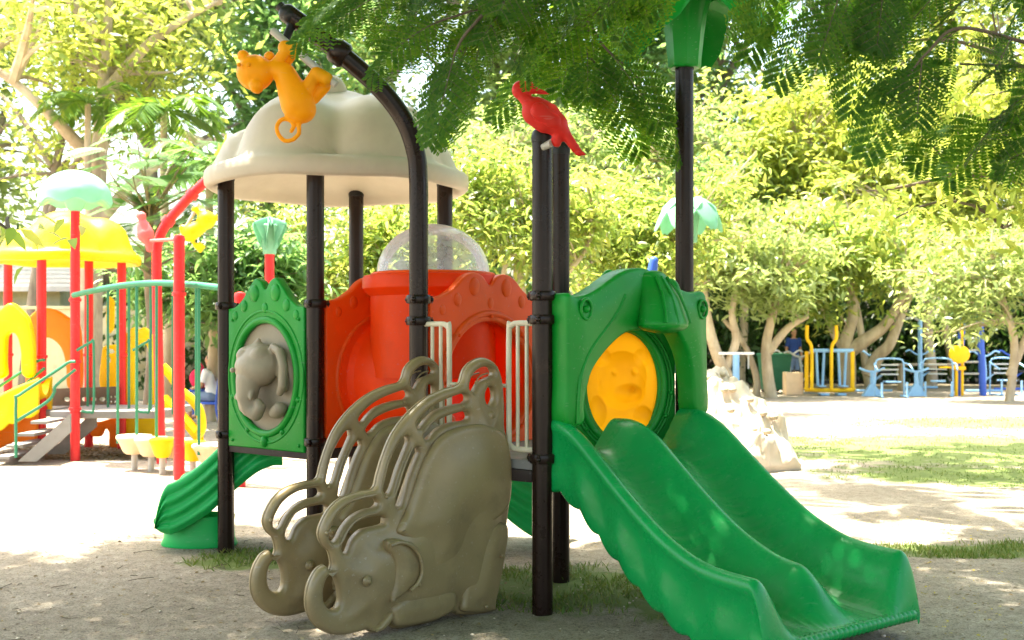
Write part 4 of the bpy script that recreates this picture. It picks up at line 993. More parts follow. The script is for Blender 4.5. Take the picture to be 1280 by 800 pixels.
person((gx(992,34),34,0), .3, 'person in a navy shirt standing in the shade beyond the green bin', 'stand', 'cloth_blue', 'denim')
# wall and house on the left
t = thing('boundary_wall', 'long cream rendered wall behind the red-posted structure', 'wall', (-10,27,0))
MB().rbox((-11,27,1.05), (15,.25,2.2), .02).build('wall', M['wall'], t); MB().rbox((-11,27,2.19), (15.1,.34,.08), .02).build('coping', M['wall'], t)
t = thing('garden_house', 'cream house with a pale tiled roof behind the boundary wall', 'house', (-15.5,31,0))
MB().rbox((-15.5,31,1.4), (8,5,2.85), .02).build('wall', M['wall'], t)
m = MB(); a = np.array([(-20,28.1,2.75),(-11,28.1,2.75),(-11,31,4.3),(-20,31,4.3),(-20,33.9,2.75),(-11,33.9,2.75)]); b_ = a-[0,0,.12]
m.raw(np.concatenate([a,b_]), [(0,1,2,3),(3,2,5,4),(6,9,8,7),(9,10,11,8),(0,6,7,1),(4,5,11,10),(1,7,8,2),(2,8,11,5),(0,3,9,6),(3,4,10,9)])
for z in np.linspace(.06,.94,12): m.tube([(-20,28.1+2.9*z,2.75+1.55*z+.02),(-11,28.1+2.9*z,2.75+1.55*z+.02)], .03, 6)
rf = m.build('roof', M['rooftile'], t)
for x in (-17.5,-13.2):
    w_ = MB().rbox((x,28.47,1.6), (1.1,.10,1.1), .01).build('window', M['wood'], t); MB().rbox((x,28.42,1.6), (.96,.06,.96), .005).build('pane', M['black'], w_)
# ================================================================== trees
def leaf_mesh(pos, dirs, L, Wd, up_jit=.5, fold=.25, seed=0, six=True):
    """pointed leaves: pos (n,3) base, dirs (n,3) axis, L, Wd arrays"""
    r = np.random.default_rng(seed); n = len(pos); d = dirs/np.linalg.norm(dirs,axis=1)[:,None]
    u = r.normal(size=(n,3))*up_jit+np.array([0,0,1.]); s = np.cross(d, u); s /= np.linalg.norm(s,axis=1)[:,None]+1e-9; nn = np.cross(s, d)
    L = L[:,None]; Wd = Wd[:,None]
    if six:
        P = [pos, pos+d*L*.35+s*Wd*.5+nn*Wd*fold, pos+d*L*.72+s*Wd*.36+nn*Wd*fold*.6-nn*L*.05, pos+d*L-nn*L*.16, pos+d*L*.72-s*Wd*.36+nn*Wd*fold*.6-nn*L*.05, pos+d*L*.35-s*Wd*.5+nn*Wd*fold, pos+d*L*.5-nn*L*.02]
        V = np.stack(P,1).reshape(-1,3); k = np.arange(n)[:,None]*7
        Fq = np.concatenate([k+[0,1,2,6], k+[6,2,3,3], k+[0,6,4,5], k+[6,3,4,4]],1).reshape(-1,4)
        # quads only: the tip faces reuse a split point
        Fq = np.concatenate([k+np.array([[0,1,2,6]]), k+np.array([[6,2,3,4]]), k+np.array([[0,6,4,5]])],1).reshape(-1,4)
    else:
        V = np.stack([pos, pos+d*L*.45+s*Wd*.5, pos+d*L, pos+d*L*.45-s*Wd*.5],1).reshape(-1,3); Fq = (np.arange(n)[:,None]*4+np.array([[0,1,2,3]])).reshape(-1,4)
    return V, Fq
def curve3(a, b, sag, r, k=6):
    a, b = np.asarray(a,float), np.asarray(b,float); mid = (a+b)/2+r.normal(size=3)*np.linalg.norm(b-a)*.10+np.array([0,0,sag]); t = np.linspace(0,1,k)[:,None]
    return (1-t)**2*a+2*t*(1-t)*mid+t*t*b
def make_tree(name, label, loc, trunk, crown, leaf, mats, group=None, seed=0, cat='tree', lens=(.14,.2), wid=.28, ncl=260, per=16, spread=.45, six=True, limbs=7, hero=None, r0=.14, droop=-.35, shell=.62, gap=.0, up_jit=.5):
    """trunk: list of local polylines with radii; crown: ellipsoids (cx,cy,cz,rx,ry,rz); leaves sit in rosettes at twig ends"""
    r = np.random.default_rng(seed); t = thing(name, label, cat, loc, 0, group)
    m = MB(); tips = []
    for pl, ra, rb in trunk:
        P = smooth_path(pl, 6); m.tube(P, np.linspace(ra, rb, len(P)), 10); tips += [P[int(len(P)*f)] for f in (.6,.8,.99)]
    tips = np.array(tips); cl = []
    W = np.array([c[3]*c[4]*c[5] for c in crown])**.67; W /= W.sum()
    while len(cl) < ncl:
        c = crown[r.choice(len(crown), p=W)]; v = r.normal(size=3); v /= np.linalg.norm(v); rad = shell+(1-shell)*r.random() if r.random() < .8 else r.random()*shell
        rad *= .82+.26*math.sin(3*v[0]+seed)*math.cos(4*v[1]+2*v[2]+seed)*.8+.1*r.random()
        p = np.array(c[:3])+v*rad*np.array(c[3:]); 
        if gap and math.sin(p[0]*2.1+seed)*math.sin(p[2]*2.6+seed*2)*math.sin(p[1]*1.7) > 1-gap: continue
        if r.random() < .28: p = p+r.normal(size=3)*np.array(c[3:])*.42
        cl.append(p)
    cl = np.array(cl)
    for i in r.choice(len(cl), min(len(cl), limbs*6), replace=False):          # branches to a share of the clusters
        d = np.linalg.norm(tips-cl[i], axis=1)+np.maximum(0, tips[:,2]-cl[i][2])*2; a = tips[np.argmin(d)]; L = np.linalg.norm(cl[i]-a)
        m.tube(curve3(a, cl[i], .12*L, r, 7), np.linspace(max(.016, r0*.34*min(1, L/2.5)), .009, 7), 6)
    m.build('trunk', mats[0], t, local=True)
    n = len(cl)*per; ci = np.repeat(np.arange(len(cl)), per)
    dirs = r.normal(size=(n,3)); dirs[:,2] = dirs[:,2]*.6+droop; dirs /= np.linalg.norm(dirs,axis=1)[:,None]
    pos = cl[ci]+r.normal(size=(n,3))*spread*np.array([1,1,.7])*.5+dirs*.05
    L = r.uniform(lens[0], lens[1], n)
    V, Q_ = leaf_mesh(pos, dirs, L, L*wid*r.uniform(.8,1.2,n), seed=seed, six=six, up_jit=up_jit)
    fast_mesh('crown', V, Q_, mats[1], t, local=True); return t

def frond_leaflets(base, axis, normal, L, npin, pinL, nlf, lfL, lfW, r, curl=.25):
    """bipinnate leaf: rachis, paired pinnae, paired tiny leaflets -> (pos, dir, normal, len, wid) + rachis segments"""
    ax_ = axis/np.linalg.norm(axis); nrm = normal-ax_*np.dot(normal, ax_); nrm /= np.linalg.norm(nrm); sd = np.cross(nrm, ax_)
    pos, dr, ln, segs = [], [], [], []
    ts = (np.arange(npin)+.8)/npin
    spine = lambda t: base+ax_*L*t-nrm*curl*L*t*t*.6+np.array([0,0,-.10*L*t*t])
    segs.append([spine(t) for t in np.linspace(0,1,7)])
    for t in ts:
        p = spine(t); env = pinL*(.45+.75*math.sin(PI*min(1,(.18+.80*t))))*r.uniform(.92,1.08)
        for s in (-1,1):
            pd = sd*s*.86+ax_*(.42+.2*t)-nrm*r.uniform(.10,.35); pd /= np.linalg.norm(pd)
            u = (np.arange(nlf)+.6)/nlf
            pp = p+pd*env*u[:,None]-nrm*(.22*env*u**2)[:,None]; segs.append([p, p+pd*env*.5-nrm*.05*env, pp[-1]])
            ps = np.cross(nrm, pd)
            for s2 in (-1,1):
                pos.append(pp); dr.append(np.tile(ps*s2*.92+pd*.42, (nlf,1))+r.normal(size=(nlf,3))*.10); ln.append(lfL*(.6+.5*np.sin(PI*np.minimum(1,u*.85+.12))))
    return np.concatenate(pos), np.concatenate(dr), np.concatenate(ln), nrm, segs
def flat_leaflets(pos, dr, L, ratio, nrm):
    d = dr/np.linalg.norm(dr,axis=1)[:,None]; s = np.cross(d, nrm); s /= np.linalg.norm(s,axis=1)[:,None]+1e-9; L = L[:,None]; w_ = L*ratio*.5
    V = np.stack([pos, pos+d*L*.25+s*w_, pos+d*L*.8+s*w_*.8, pos+d*L*1.0, pos+d*L*.8-s*w_*.8, pos+d*L*.25-s*w_],1)
    n = len(pos); k = np.arange(n)[:,None]*6
    return V.reshape(-1,3), np.concatenate([k+np.array([[0,1,2,5]]), k+np.array([[5,2,3,4]])],1).reshape(-1,4)

# ---------------- the shade tree over the scene: trunk right of the frame, feathery fronds hanging into view
def feathery_tree():
    r = np.random.default_rng(11)
    t = thing('feathery_shade_tree', 'large shade tree with dark feathery fronds hanging across the top of the view', 'tree', (6.4,3.2,0))
    m = MB(); T0 = np.array([6.4,3.2,0])
    m.tube(smooth_path([T0+[0,0,-.1], T0+[-.05,.05,1.2], T0+[-.2,0,2.8], T0+[-.5,.1,4.4]], 6), np.linspace(.34,.22,19), 14)
    top = T0+[-.5,.1,4.4]; segs, V, Qd, off = [], [], [], 0
    targets = [(-5,8.6,6.6),(-2,9.2,6.8),(1.5,9.4,6.9),(4,8.5,6.9),(-6,4,6.9),(-3,2,7),(0,0,7.2),(3,-2,7),(-1,5.5,7.2),(2.5,5,7.4),(8,0,6.5),(9,6,6.5)]
    br = []
    for q in targets:
        P = curve3(top, q, 1.1, r, 9); br.append(P); m.tube(P, np.linspace(.14,.03,9), 8)
    # upper canopy (real leaves overhead that shade the ground)
    def add(pos, dr, ln, ratio, nrm):
        nonlocal off
        v, q = flat_leaflets(pos, dr, ln, ratio, nrm); V.append(v); Qd.append(q+off); off += len(v)
    cnt = 0
    while cnt < 5000:
        x, y = r.uniform(-7.5, 8.5), r.uniform(-4.5, 10.2)
        edge = 8.8+.5*math.sin(x*1.3)+.4*math.sin(x*3.1+1)
        if r.random() < .12:
            x, y = r.uniform(1.0,6.0), r.uniform(8.8,16.5)
            if math.sin(x*1.7)*math.sin(y*1.25)+.4*math.sin(x*4)*math.sin(y*3.3+1) < .12: continue
        elif y > edge or math.sin(x*1.9+.7)*math.sin(y*1.6+.3)+.35*math.sin(x*4.3)*math.sin(y*3.9) > 1.1: continue
        z = r.uniform(6.2, 7.8); a = r.uniform(0, 2*PI); nn_ = np.array([r.normal()*.2, r.normal()*.2, 1.])
        L = r.uniform(.55,.9); axv = np.array([math.cos(a), math.sin(a), -.15]); u = (np.arange(13)+.5)/13; p0 = np.array([x,y,z]); sd = np.cross(nn_, axv); sd /= np.linalg.norm(sd)
        for s in (-1,1): add(p0+axv*L*u[:,None]-np.array([0,0,.2])*(u**2)[:,None], np.tile(sd*s+axv*.4, (13,1)), L*.34*(.5+.6*np.sin(PI*u)), .20, nn_)
        cnt += 1
    # hanging sprays
    def spray(path, step, L=(.24,.36), scale=1., side=1., down=.5, rad=.010):
        P = smooth_path([pt(*q) for q in path], 8); m.tube(P, np.linspace(rad, .004, len(P)), 8)
        S = np.concatenate([[0], np.cumsum(np.linalg.norm(np.diff(P,axis=0),axis=1))]); k = 0
        for s in np.arange(.04, S[-1], step*2.5):
            i = min(len(P)-2, np.searchsorted(S, s)-1 if s > 0 else 0); i = max(i, 0); p = P[i]+(P[i+1]-P[i])*((s-S[i])/(S[i+1]-S[i]+1e-9)); tg = P[i+1]-P[i]; tg /= np.linalg.norm(tg)
            sd = np.cross(tg, [0,0,1.]); sd /= np.linalg.norm(sd)+1e-9
            sg = 1 if k % 2 else -1; k += 1
            axv = tg*r.uniform(.3,.9)+sd*sg*r.uniform(.3,1.)*side+np.array([0,0,-down*r.uniform(.3,1.3)]); nn_ = np.array([r.normal()*.45, -.9+r.normal()*.45, .7])
            k_ = P[0][1]/4.6
            pos, dr, ln, nrm, sg_ = frond_leaflets(p, axv, nn_, r.uniform(*L)*k_, 9, .125*k_, 11, .028*k_, .007, r, curl=.15)
            add(pos, dr, ln, .36, nrm)
            for q in sg_[:1]: m.tube(q, np.linspace(.0028,.001,len(q)), 5, cap=False)
            for q in sg_[1:]: m.tube(q, [.0011]*len(q), 3, cap=False)
        tg = P[-1]-P[-2]; tg /= np.linalg.norm(tg)
        pos, dr, ln, nrm, sg_ = frond_leaflets(P[-1], tg+np.array([0,0,-.2]), np.array([r.normal()*.3,-.9,.7]), .32*P[0][1]/4.6, 9, .125*P[0][1]/4.6, 11, .028*P[0][1]/4.6, .007, r); add(pos, dr, ln, .36, nrm)
    globals()['_spray'] = spray
    for pth_, st_ in SPRAYS: spray(pth_, st_)
    m.build('trunk', M['bark_dark'], t)
    fast_mesh('crown', np.concatenate(V), np.concatenate(Qd), M['fernleaf'], t)
    return t
SPRAYS = [
 ([(900,-120,7.),(800,-60,7.),(760,-5,7.),(715,50,7.),(690,66,7.)], .12),
 ([(735,25,6.9),(755,58,6.9),(785,85,6.9),(800,100,6.9)], .075),
 ([(735,35,7.),(735,65,7.),(755,92,7.)], .075),
 ([(760,-80,4.6),(690,-40,4.6),(630,0,4.6),(585,15,4.6),(545,28,4.6)], .075),
 ([(690,-40,4.7),(625,0,4.7),(592,36,4.7),(574,68,4.7)], .075),
 ([(660,-60,4.5),(610,10,4.5),(580,45,4.5),(566,72,4.5)], .09),
 ([(700,-90,4.8),(580,-50,4.8),(520,-20,4.8),(455,-5,4.8)], .075),
 ([(900,-90,5.2),(760,-60,5.2),(650,-40,5.2),(540,-30,5.2),(470,-22,5.2)], .08),
 ([(850,-100,5.),(750,-20,5.),(700,0,5.),(640,8,5.),(585,10,5.)], .09),
 ([(850,-70,5.4),(790,-10,5.4),(730,20,5.4)], .09),
 ([(1120,-120,4.4),(1090,-70,4.4),(1060,-20,4.4),(1030,10,4.4)], .075),
 ([(1200,-120,4.5),(1130,-70,4.5),(1100,-20,4.5),(1085,30,4.5)], .075),
 ([(1360,20,4.6),(1260,-20,4.6),(1180,-20,4.6),(1110,0,4.6)], .075),
 ([(1400,80,4.4),(1290,55,4.4),(1200,35,4.4),(1160,65,4.4),(1135,95,4.4)], .08),
 ([(1400,130,4.4),(1320,90,4.4),(1250,82,4.4),(1200,80,4.4)], .09),
 ([(1380,240,4.8),(1310,165,4.8),(1270,145,4.8),(1235,150,4.8)], .10),
 ([(1400,-60,5.),(1280,-50,5.),(1200,-50,5.),(1130,-30,5.)], .08),
 ([(1000,-120,4.6),(975,-70,4.6),(965,-35,4.6)], .09),
 ([(1420,190,5.2),(1340,140,5.2),(1300,135,5.2),(1265,150,5.2)], .11),
]
feathery_tree()

# ---------------- broad-leaved trees: near right, mango row, left trees
P_ = lambda px, py, y, base: tuple(pt(px,py,y)-np.array(base))
# right: branches of a broad-leaved tree reaching into view from the right edge
b0 = (7.6, 11.5, 0)
make_tree('broadleaf_tree', 'broad-leaved tree reaching in from the right edge with sunlit yellow-green leaves', b0,
 [([(0,0,-.1),(-.1,0,1.2),(-.2,.1,2.6),(-.1,.2,4.2)], .16, .07), ([(-.15,.05,2.0),(-1.0,.1,2.6),(-2.2,.2,3.1),(-3.0,.2,3.2)], .07, .02), ([(-.2,.1,2.6),(-1.2,-.3,3.5),(-2.6,-.2,4.3)], .06, .02), ([(-.2,.1,3.0),(-.8,.6,3.2),(-2.2,.8,2.7)], .05,.015)],
 [(-1.2,.0,3.6,1.7,1.5,1.1),(-2.7,.1,3.1,1.2,1.2,.8),(.2,.3,4.2,2.0,1.6,1.3),(-2.6,.2,4.4,1.0,1.0,.7)], None, (M['bark_dark'], M['yellowleaf']), seed=5, lens=(.12,.20), wid=.40, ncl=210, per=13, spread=.42, limbs=9, gap=.35)
# mango row in front of the gym
def mango(px, yb, label, trunk_px, crown_px, seed, ncl=300, mat='mango', per=18, lens=(.20,.34), barkm='bark_pale', r0=.16, **kw):
    b = ((px-640)/F*yb, yb, 0); tr = [([P_(x, yy, yb+dz, b) if yy < 900 else (P_(x, 490, yb+dz, b)[0], dz, -.1) for x, yy, dz in L], ra, rb) for L, ra, rb in trunk_px]
    k = yb/F; cr = [(*P_(x, yy, yb+dz, b), rx*k, max(rx,ry)*k*.8, ry*k) for x, yy, dz, rx, ry in crown_px]
    return make_tree(kw.pop('name','mango_tree'), label, b, tr, cr, None, (M[barkm], M[mat]), kw.pop('group','mango trees in the middle distance'), seed=seed, gap=kw.pop('gap',.2)+.5, ncl=int(ncl*.60), per=per+5, lens=lens, r0=r0, spread=kw.pop('spread',.44), limbs=kw.pop('limbs',16), **kw)
mango(1062, 29.6, 'mango tree with a forked pale trunk behind the yellow air walker',
 [([(1058,999,0),(1060,455,0),(1058,425,0),(1066,395,0),(1062,360,.3)], .25,.10), ([(1060,440,0),(1082,425,-.2),(1105,408,-.3),(1120,385,-.4),(1135,355,-.3)], .2,.09), ([(1062,445,0),(1045,420,.2),(1035,398,.3),(1018,370,.4)], .15,.07), ([(1085,470,-.3),(1098,445,-.3),(1112,430,-.4),(1126,395,-.3),(1140,360,-.2)], .2,.09)],
 [(1060,335,-.5,85,55),(1000,345,-.8,70,45),(1120,320,0,75,60),(1050,290,0,110,50),(1022,392,-.6,28,22)], 21, ncl=420)
mango(945, 27.5, 'mango tree with thin crossing trunks beside the pale blue twist stand',
 [([(965,999,0),(960,470,0),(958,430,0),(968,385,0),(975,350,0)], .16,.08), ([(960,440,0),(985,410,0),(1010,395,-.2)], .12,.06), ([(930,999,-.4),(915,480,-.4),(895,440,-.4),(885,400,-.3),(880,360,-.2)], .20,.08), ([(908,460,-.4),(920,425,-.4),(915,390,-.4),(925,350,-.3)], .12,.06), ([(945,999,.2),(945,470,.2),(930,430,.2),(905,400,.2)], .10,.05)],
 [(920,335,0,85,50),(985,330,-.3,70,45),(900,300,0,80,50),(960,370,-.6,50,25)], 22, ncl=400, lens=(.14,.34), mat='mango_pale')
mango(1235, 26, 'bushy mango tree with pale grey-green leaves at the right edge above the blue ladder frame',
 [([(1262,999,0),(1262,500,0),(1268,430,0),(1255,380,0),(1240,330,0)], .12,.06), ([(1262,470,0),(1290,400,0),(1300,340,0)], .10,.05)],
 [(1215,385,-.4,65,40),(1270,360,-.4,70,55),(1235,320,0,85,50),(1180,360,0,45,32),(1300,300,0,60,60)], 23, ncl=360, mat='mango_pale', lens=(.16,.26))
mango(650, 19, 'mango tree with bare pale branches glowing yellow-green behind the red tunnel',
 [([(640,999,0),(650,480,0),(655,400,0),(648,340,0),(660,290,0)], .15,.07), ([(654,410,0),(620,370,-.2),(600,330,-.2),(590,280,-.1)], .10,.04), ([(654,400,0),(690,360,.1),(725,320,0),(745,280,0)], .09,.04), ([(650,370,0),(630,345,-.4),(640,310,-.4)], .07,.03)],
 [(640,250,0,95,55),(580,280,-.3,60,50),(720,270,0,80,60),(660,310,-.5,50,30),(600,215,.3,60,40)], 24, ncl=420, lens=(.11,.25), gap=.2)
mango(800, 22, 'sunlit mango tree behind the green arch and right of the bird post',
 [([(790,999,0),(780,470,0),(770,390,0),(790,320,0)], .15,.07), ([(774,400,0),(740,360,0),(735,310,0)], .09,.04), ([(775,390,0),(815,360,0),(840,310,0)], .09,.04)],
 [(770,270,0,80,60),(840,290,-.3,70,55),(800,330,-.5,75,45),(735,320,-.3,50,50),(900,260,.2,70,60)], 25, ncl=440, lens=(.13,.27), gap=.15)
mango(470, 21, 'mango tree with yellow-green leaves seen between the roof posts',
 [([(470,999,0),(465,480,0),(460,400,0),(480,320,0)], .15,.06), ([(462,420,0),(420,370,0),(400,320,0)], .09,.04), ([(462,410,0),(510,370,0),(540,320,0)], .08,.04)],
 [(440,300,0,90,60),(530,290,0,70,60),(400,350,-.4,70,45),(500,355,-.4,60,40),(350,300,0,50,50)], 26, ncl=400, lens=(.16,.26), gap=.15)
mango(345, 19, 'dark-leaved bushy mango tree left of the roofed tower, behind the arched bridge',
 [([(322,999,0),(325,500,0),(318,430,0),(330,360,0)], .14,.06), ([(320,440,0),(290,390,0),(270,340,0)], .08,.04)],
 [(290,345,0,60,60),(240,370,.3,50,55),(340,350,0,50,60),(200,350,.5,45,50)], 27, ncl=330, mat='ferngreen', lens=(.2,.32), barkm='bark_grey')
# far-right second row, and far-left yellow green
mango(1180, 33, 'tall sunlit mango tree behind the forked pale tree',
 [([(1160,999,0),(1165,470,0),(1160,400,0),(1170,300,0)], .2,.1)], [(1130,250,0,110,70),(1210,260,0,100,70),(1060,250,0,90,60),(1150,310,-.5,100,40)], 28, ncl=480, lens=(.22,.36), mat='yellowleaf', gap=.1)
mango(930, 34, 'tall yellow-green tree behind the crossing trunks',
 [([(930,999,0),(925,470,0),(930,380,0),(920,280,0)], .2,.1)], [(900,250,0,100,70),(970,270,0,90,60),(840,240,0,80,60),(930,310,0,90,40)], 29, ncl=460, lens=(.2,.34), mat='ferngreen', gap=.1)

# ---------------- tall trees at the back, each with open crowns
def tall(px, yb, label, top_px, seed, w_px=120, mat='talltree', barkm='bark_grey', lean=0, ncl=520, lens=(.28,.5), name='tall_tree', low=230, r0=.3, gap=.15, per=20, droop=-.1):
    b = ((px-640)/F*yb, yb, 0); k = yb/F; H_ = CAMH+(HZ-top_px)*k
    z = lambda f: H_*f
    rs = np.random.default_rng(seed+100)
    tr = [([(0,0,-.1),(lean*.2,0,z(.25)),(lean*.5,.1,z(.5)),(lean,0,z(.8))], r0, r0*.25)]
    for q in range(4):
        s = (-1)**q; f = .35+.12*q; tr.append(([(lean*f*.9,0,z(f)),(lean*f+s*w_px*k*.3,rs.uniform(-1,1),z(f+.12)),(lean*f+s*w_px*k*.65,rs.uniform(-1.5,1.5),z(f+.2))], r0*.45, r0*.12))
    zl = CAMH+(HZ-low)*k; R = w_px*k
    cr = [(lean+rs.uniform(-.4,.4)*R, rs.uniform(-.4,.4)*R, zl+(H_-zl)*f, R*rs.uniform(.45,.75), R*.6, (H_-zl)*.20) for f in (.08,.25,.42,.58,.75,.9)]
    return make_tree(name, label, b, tr, cr, None, (M[barkm], M[mat]), 'tall trees behind the playground', seed=seed, ncl=ncl, per=per, lens=lens, wid=.36, spread=.9, limbs=10, r0=r0, gap=gap, six=False, droop=droop)
tall(108, 24, 'tall tree with a pale thick trunk rising above the yellow dome roof', -140, 41, 220, lean=.5, barkm='bark_pale', mat='yellowleaf', r0=.34, ncl=330, gap=.6, low=110, per=13, lens=(.2,.34))
tall(30, 27, 'slender leaning tree with thin yellow-green foliage at the far left', -120, 42, 190, per=13, lens=(.2,.34), lean=1.6, mat='yellowleaf', r0=.2, ncl=300, gap=.55, low=200)
tall(200, 30, 'tall light-green tree behind the palm', -150, 43, 150, lean=-.6, r0=.28, ncl=360, gap=.45, low=110)
tall(330, 34, 'tall dark-green tree left of the beige dome roof', -140, 44, 150, lean=.3, mat='ferngreen', r0=.4, ncl=520, low=250, gap=.25)
tall(470, 38, 'tall green tree behind the middle of the beige dome roof', -120, 45, 150, r0=.4, ncl=480, low=260)
tall(620, 40, 'tall green tree behind the hanging fronds', -140, 46, 150, r0=.4, ncl=760, low=330)
tall(760, 41, 'tall pale-green tree left of the tall green-topped post', -140, 47, 150, r0=.4, ncl=800, low=350, mat='ferngreen')
tall(900, 42, 'tall hazy green tree right of the tall green-topped post', -140, 48, 150, r0=.4, ncl=800, low=350)
tall(1040, 43, 'tall hazy green tree above the forked pale tree', -120, 49, 150, r0=.4, ncl=800, low=340, mat='ferngreen')
tall(1190, 42, 'tall yellow-green tree in the upper right', -120, 50, 150, r0=.4, ncl=520, low=300, mat='yellowleaf')
tall(1320, 38, 'tall green tree at the right edge of the view', -120, 51, 140, r0=.4, ncl=460, low=320)
tall(-60, 30, 'tall green tree beyond the left edge of the view', -120, 52, 140, r0=.3, ncl=360, low=300, gap=.4)
mango(1010, 33.5, 'tall sunlit yellow-green tree with bare crossing branches in the upper right',
 [([(1090,999,0),(1085,480,0),(1070,380,0),(1040,280,0),(1000,180,0)], .14,.05), ([(1066,370,0),(1110,270,0),(1150,190,0)], .09,.03), ([(1045,290,0),(990,250,0),(930,200,0)], .07,.02)],
 [(960,170,0,80,70),(1040,220,-.3,90,55),(1110,180,0,90,70),(1020,130,.3,90,60),(930,240,0,60,45)], 33, ncl=520, lens=(.24,.38), mat='yellowleaf', gap=.25, spread=.8, name='sunlit_tree', group='sunlit trees on the right')
mango(1180, 33.5, 'tall sunlit yellow-green tree behind the right-hand fronds',
 [([(1200,999,0),(1195,480,0),(1180,380,0),(1200,280,0),(1190,180,0)], .14,.05), ([(1185,370,0),(1230,280,0),(1260,200,0)], .09,.03)],
 [(1180,190,0,80,70),(1240,240,-.3,80,55),(1270,140,0,80,70),(1180,120,.3,80,50),(1130,260,0,60,45)], 34, ncl=520, lens=(.24,.38), mat='yellowleaf', gap=.25, spread=.8, name='sunlit_tree', group='sunlit trees on the right')
mango(720, 30, 'tall sunlit yellow-green tree glimpsed between the bird and the green-topped post',
 [([(720,999,0),(715,480,0),(720,350,0),(735,250,0),(740,170,0)], .14,.05), ([(718,360,0),(770,270,0),(800,200,0)], .09,.03), ([(722,330,0),(680,260,0),(640,190,0)], .08,.03)],
 [(720,180,0,90,55),(800,200,0,80,55),(640,180,0,80,55),(860,170,.4,70,60)], 35, ncl=360, lens=(.16,.32), mat='talltree', gap=.3, name='sunlit_tree', group='sunlit trees on the right')
# layered fern-leaf tree behind the pink bird
def layered_tree():
    r = np.random.default_rng(77); y0 = 17.5; b = np.array([(182-640)/F*y0, y0, 0]); t = thing('layered_fern_tree', 'small tree with flat layered feathery leaves behind the pink bird', 'tree', tuple(b))
    m = MB(); top = b+[.1,0,3.6]; m.tube(smooth_path([b+[0,0,-.1], b+[.1,0,1.4], b+[0,.1,2.6], top], 5), np.linspace(.09,.05,16), 9); V, Qd, off = [], [], 0
    for k in range(130):
        px, py = r.uniform(115,285), r.uniform(165,330)
        if ((px-195)/95)**2+((py-245)/90)**2 > 1: continue
        p = pt(px, py, y0+r.uniform(-.9,.9)); a = r.uniform(0,2*PI); axv = np.array([math.cos(a), math.sin(a)*.7, -.12]); nn_ = np.array([r.normal()*.15, -.25+r.normal()*.1, 1.])
        if k % 4 == 0: st_ = b+[.08,0,min(3.4,max(1.2,p[2]-.4))]; m.tube(curve3(st_, p, .1, r), np.linspace(.022,.008,6), 6)
        L = r.uniform(.45,.7); u = (np.arange(12)+.5)/12; sd = np.cross(nn_, axv); sd /= np.linalg.norm(sd)
        for s in (-1,1):
            v, q = flat_leaflets(p+axv*L*u[:,None]-np.array([0,0,.12])*(u**2)[:,None], np.tile(sd*s+axv*.45,(12,1)), L*.42*(.45+.6*np.sin(PI*u)), .26, nn_); V.append(v); Qd.append(q+off); off += len(v)
    m.build('trunk', M['bark_grey'], t); fast_mesh('crown', np.concatenate(V), np.concatenate(Qd), M['ferngreen'], t)
layered_tree()
# palms
def palm_tree(px, yb, py_top, label, seed, nfr=15, L=1.5):
    r = np.random.default_rng(seed); b = np.array([(px-640)/F*yb, yb, 0]); z = CAMH-(py_top-HZ)/F*yb; t = thing('palm_tree', label, 'palm tree', tuple(b), 0, 'palms behind the playground'); m = MB()
    P = smooth_path([b+[0,0,-.1], b+[.08,0,z*.4], b+[.0,0,z*.75], b+[0,0,z]], 6); m.tube(P, np.linspace(.11,.06,len(P)), 10); m.build('trunk', M['bark_pale'], t); V, Qd, off = [], [], 0; m2 = MB()
    for k in range(nfr):
        a = 2*PI*k/nfr*1.0+r.uniform(-.2,.2); rise = r.uniform(.1,1.3); dx = np.array([math.cos(a), math.sin(a), 0]); u = np.linspace(0,1,26)
        sp = (b+[0,0,z])+dx*L*.75*u[:,None]**.9+np.array([0,0,1.])*(rise*L*u*.8-1.1*L*(.4+rise*.3)*u**2)[:,None]; m2.tube(sp, np.linspace(.016,.004,26), 5)
        tg = np.gradient(sp,axis=0); tg /= np.linalg.norm(tg,axis=1)[:,None]; sd = np.array([-dx[1],dx[0],0])
        for s in (-1,1):
            d = sd*s*.8+tg*.75+np.array([0,0,-.35])+r.normal(size=(26,3))*.06; ln = L*.34*(.4+.75*np.sin(PI*(u*.85+.12)))
            v, q = flat_leaflets(sp[2:], d[2:], ln[2:], .10, np.array([0,.1,1.])); V.append(v); Qd.append(q+off); off += len(v)
    c = fast_mesh('crown', np.concatenate(V), np.concatenate(Qd), M['palm'], t); m2.build('frond_stem', M['palm'], t)
palm_tree(205, 21, 140, 'slender palm with upright bright fronds above the pink bird', 61, 17, 1.5)
palm_tree(262, 20, 205, 'low palm with drooping fronds left of the beige dome roof', 62, 15, 1.5)
palm_tree(110, 23, 130, 'small palm with dark drooping fronds beside the thick pale trunk', 63, 12, 1.4)
# broad leaves hanging in at the left edge
b0 = (-4.9, 7.2, 0)
make_tree('broadleaf_tree', 'broad-leaved tree whose leafy twig hangs in at the left edge before the yellow roof', b0,
 [([(0,0,-.1),(0,0,1.4),(-.1,0,3.0),(0,0,4.2)], .10, .05), ([(0,0,2.1),(.6,.1,2.55),(1.25,.1,2.45),(1.62,.1,2.2)], .03, .008)],
 [(1.50,.1,2.22,.30,.3,.22),(1.1,.1,2.45,.3,.3,.15),(-.4,0,4.3,.9,.9,.6)], None, (M['bark_dark'], M['mango']), seed=71, lens=(.11,.19), wid=.34, ncl=34, per=11, spread=.25, limbs=3, droop=-.8)
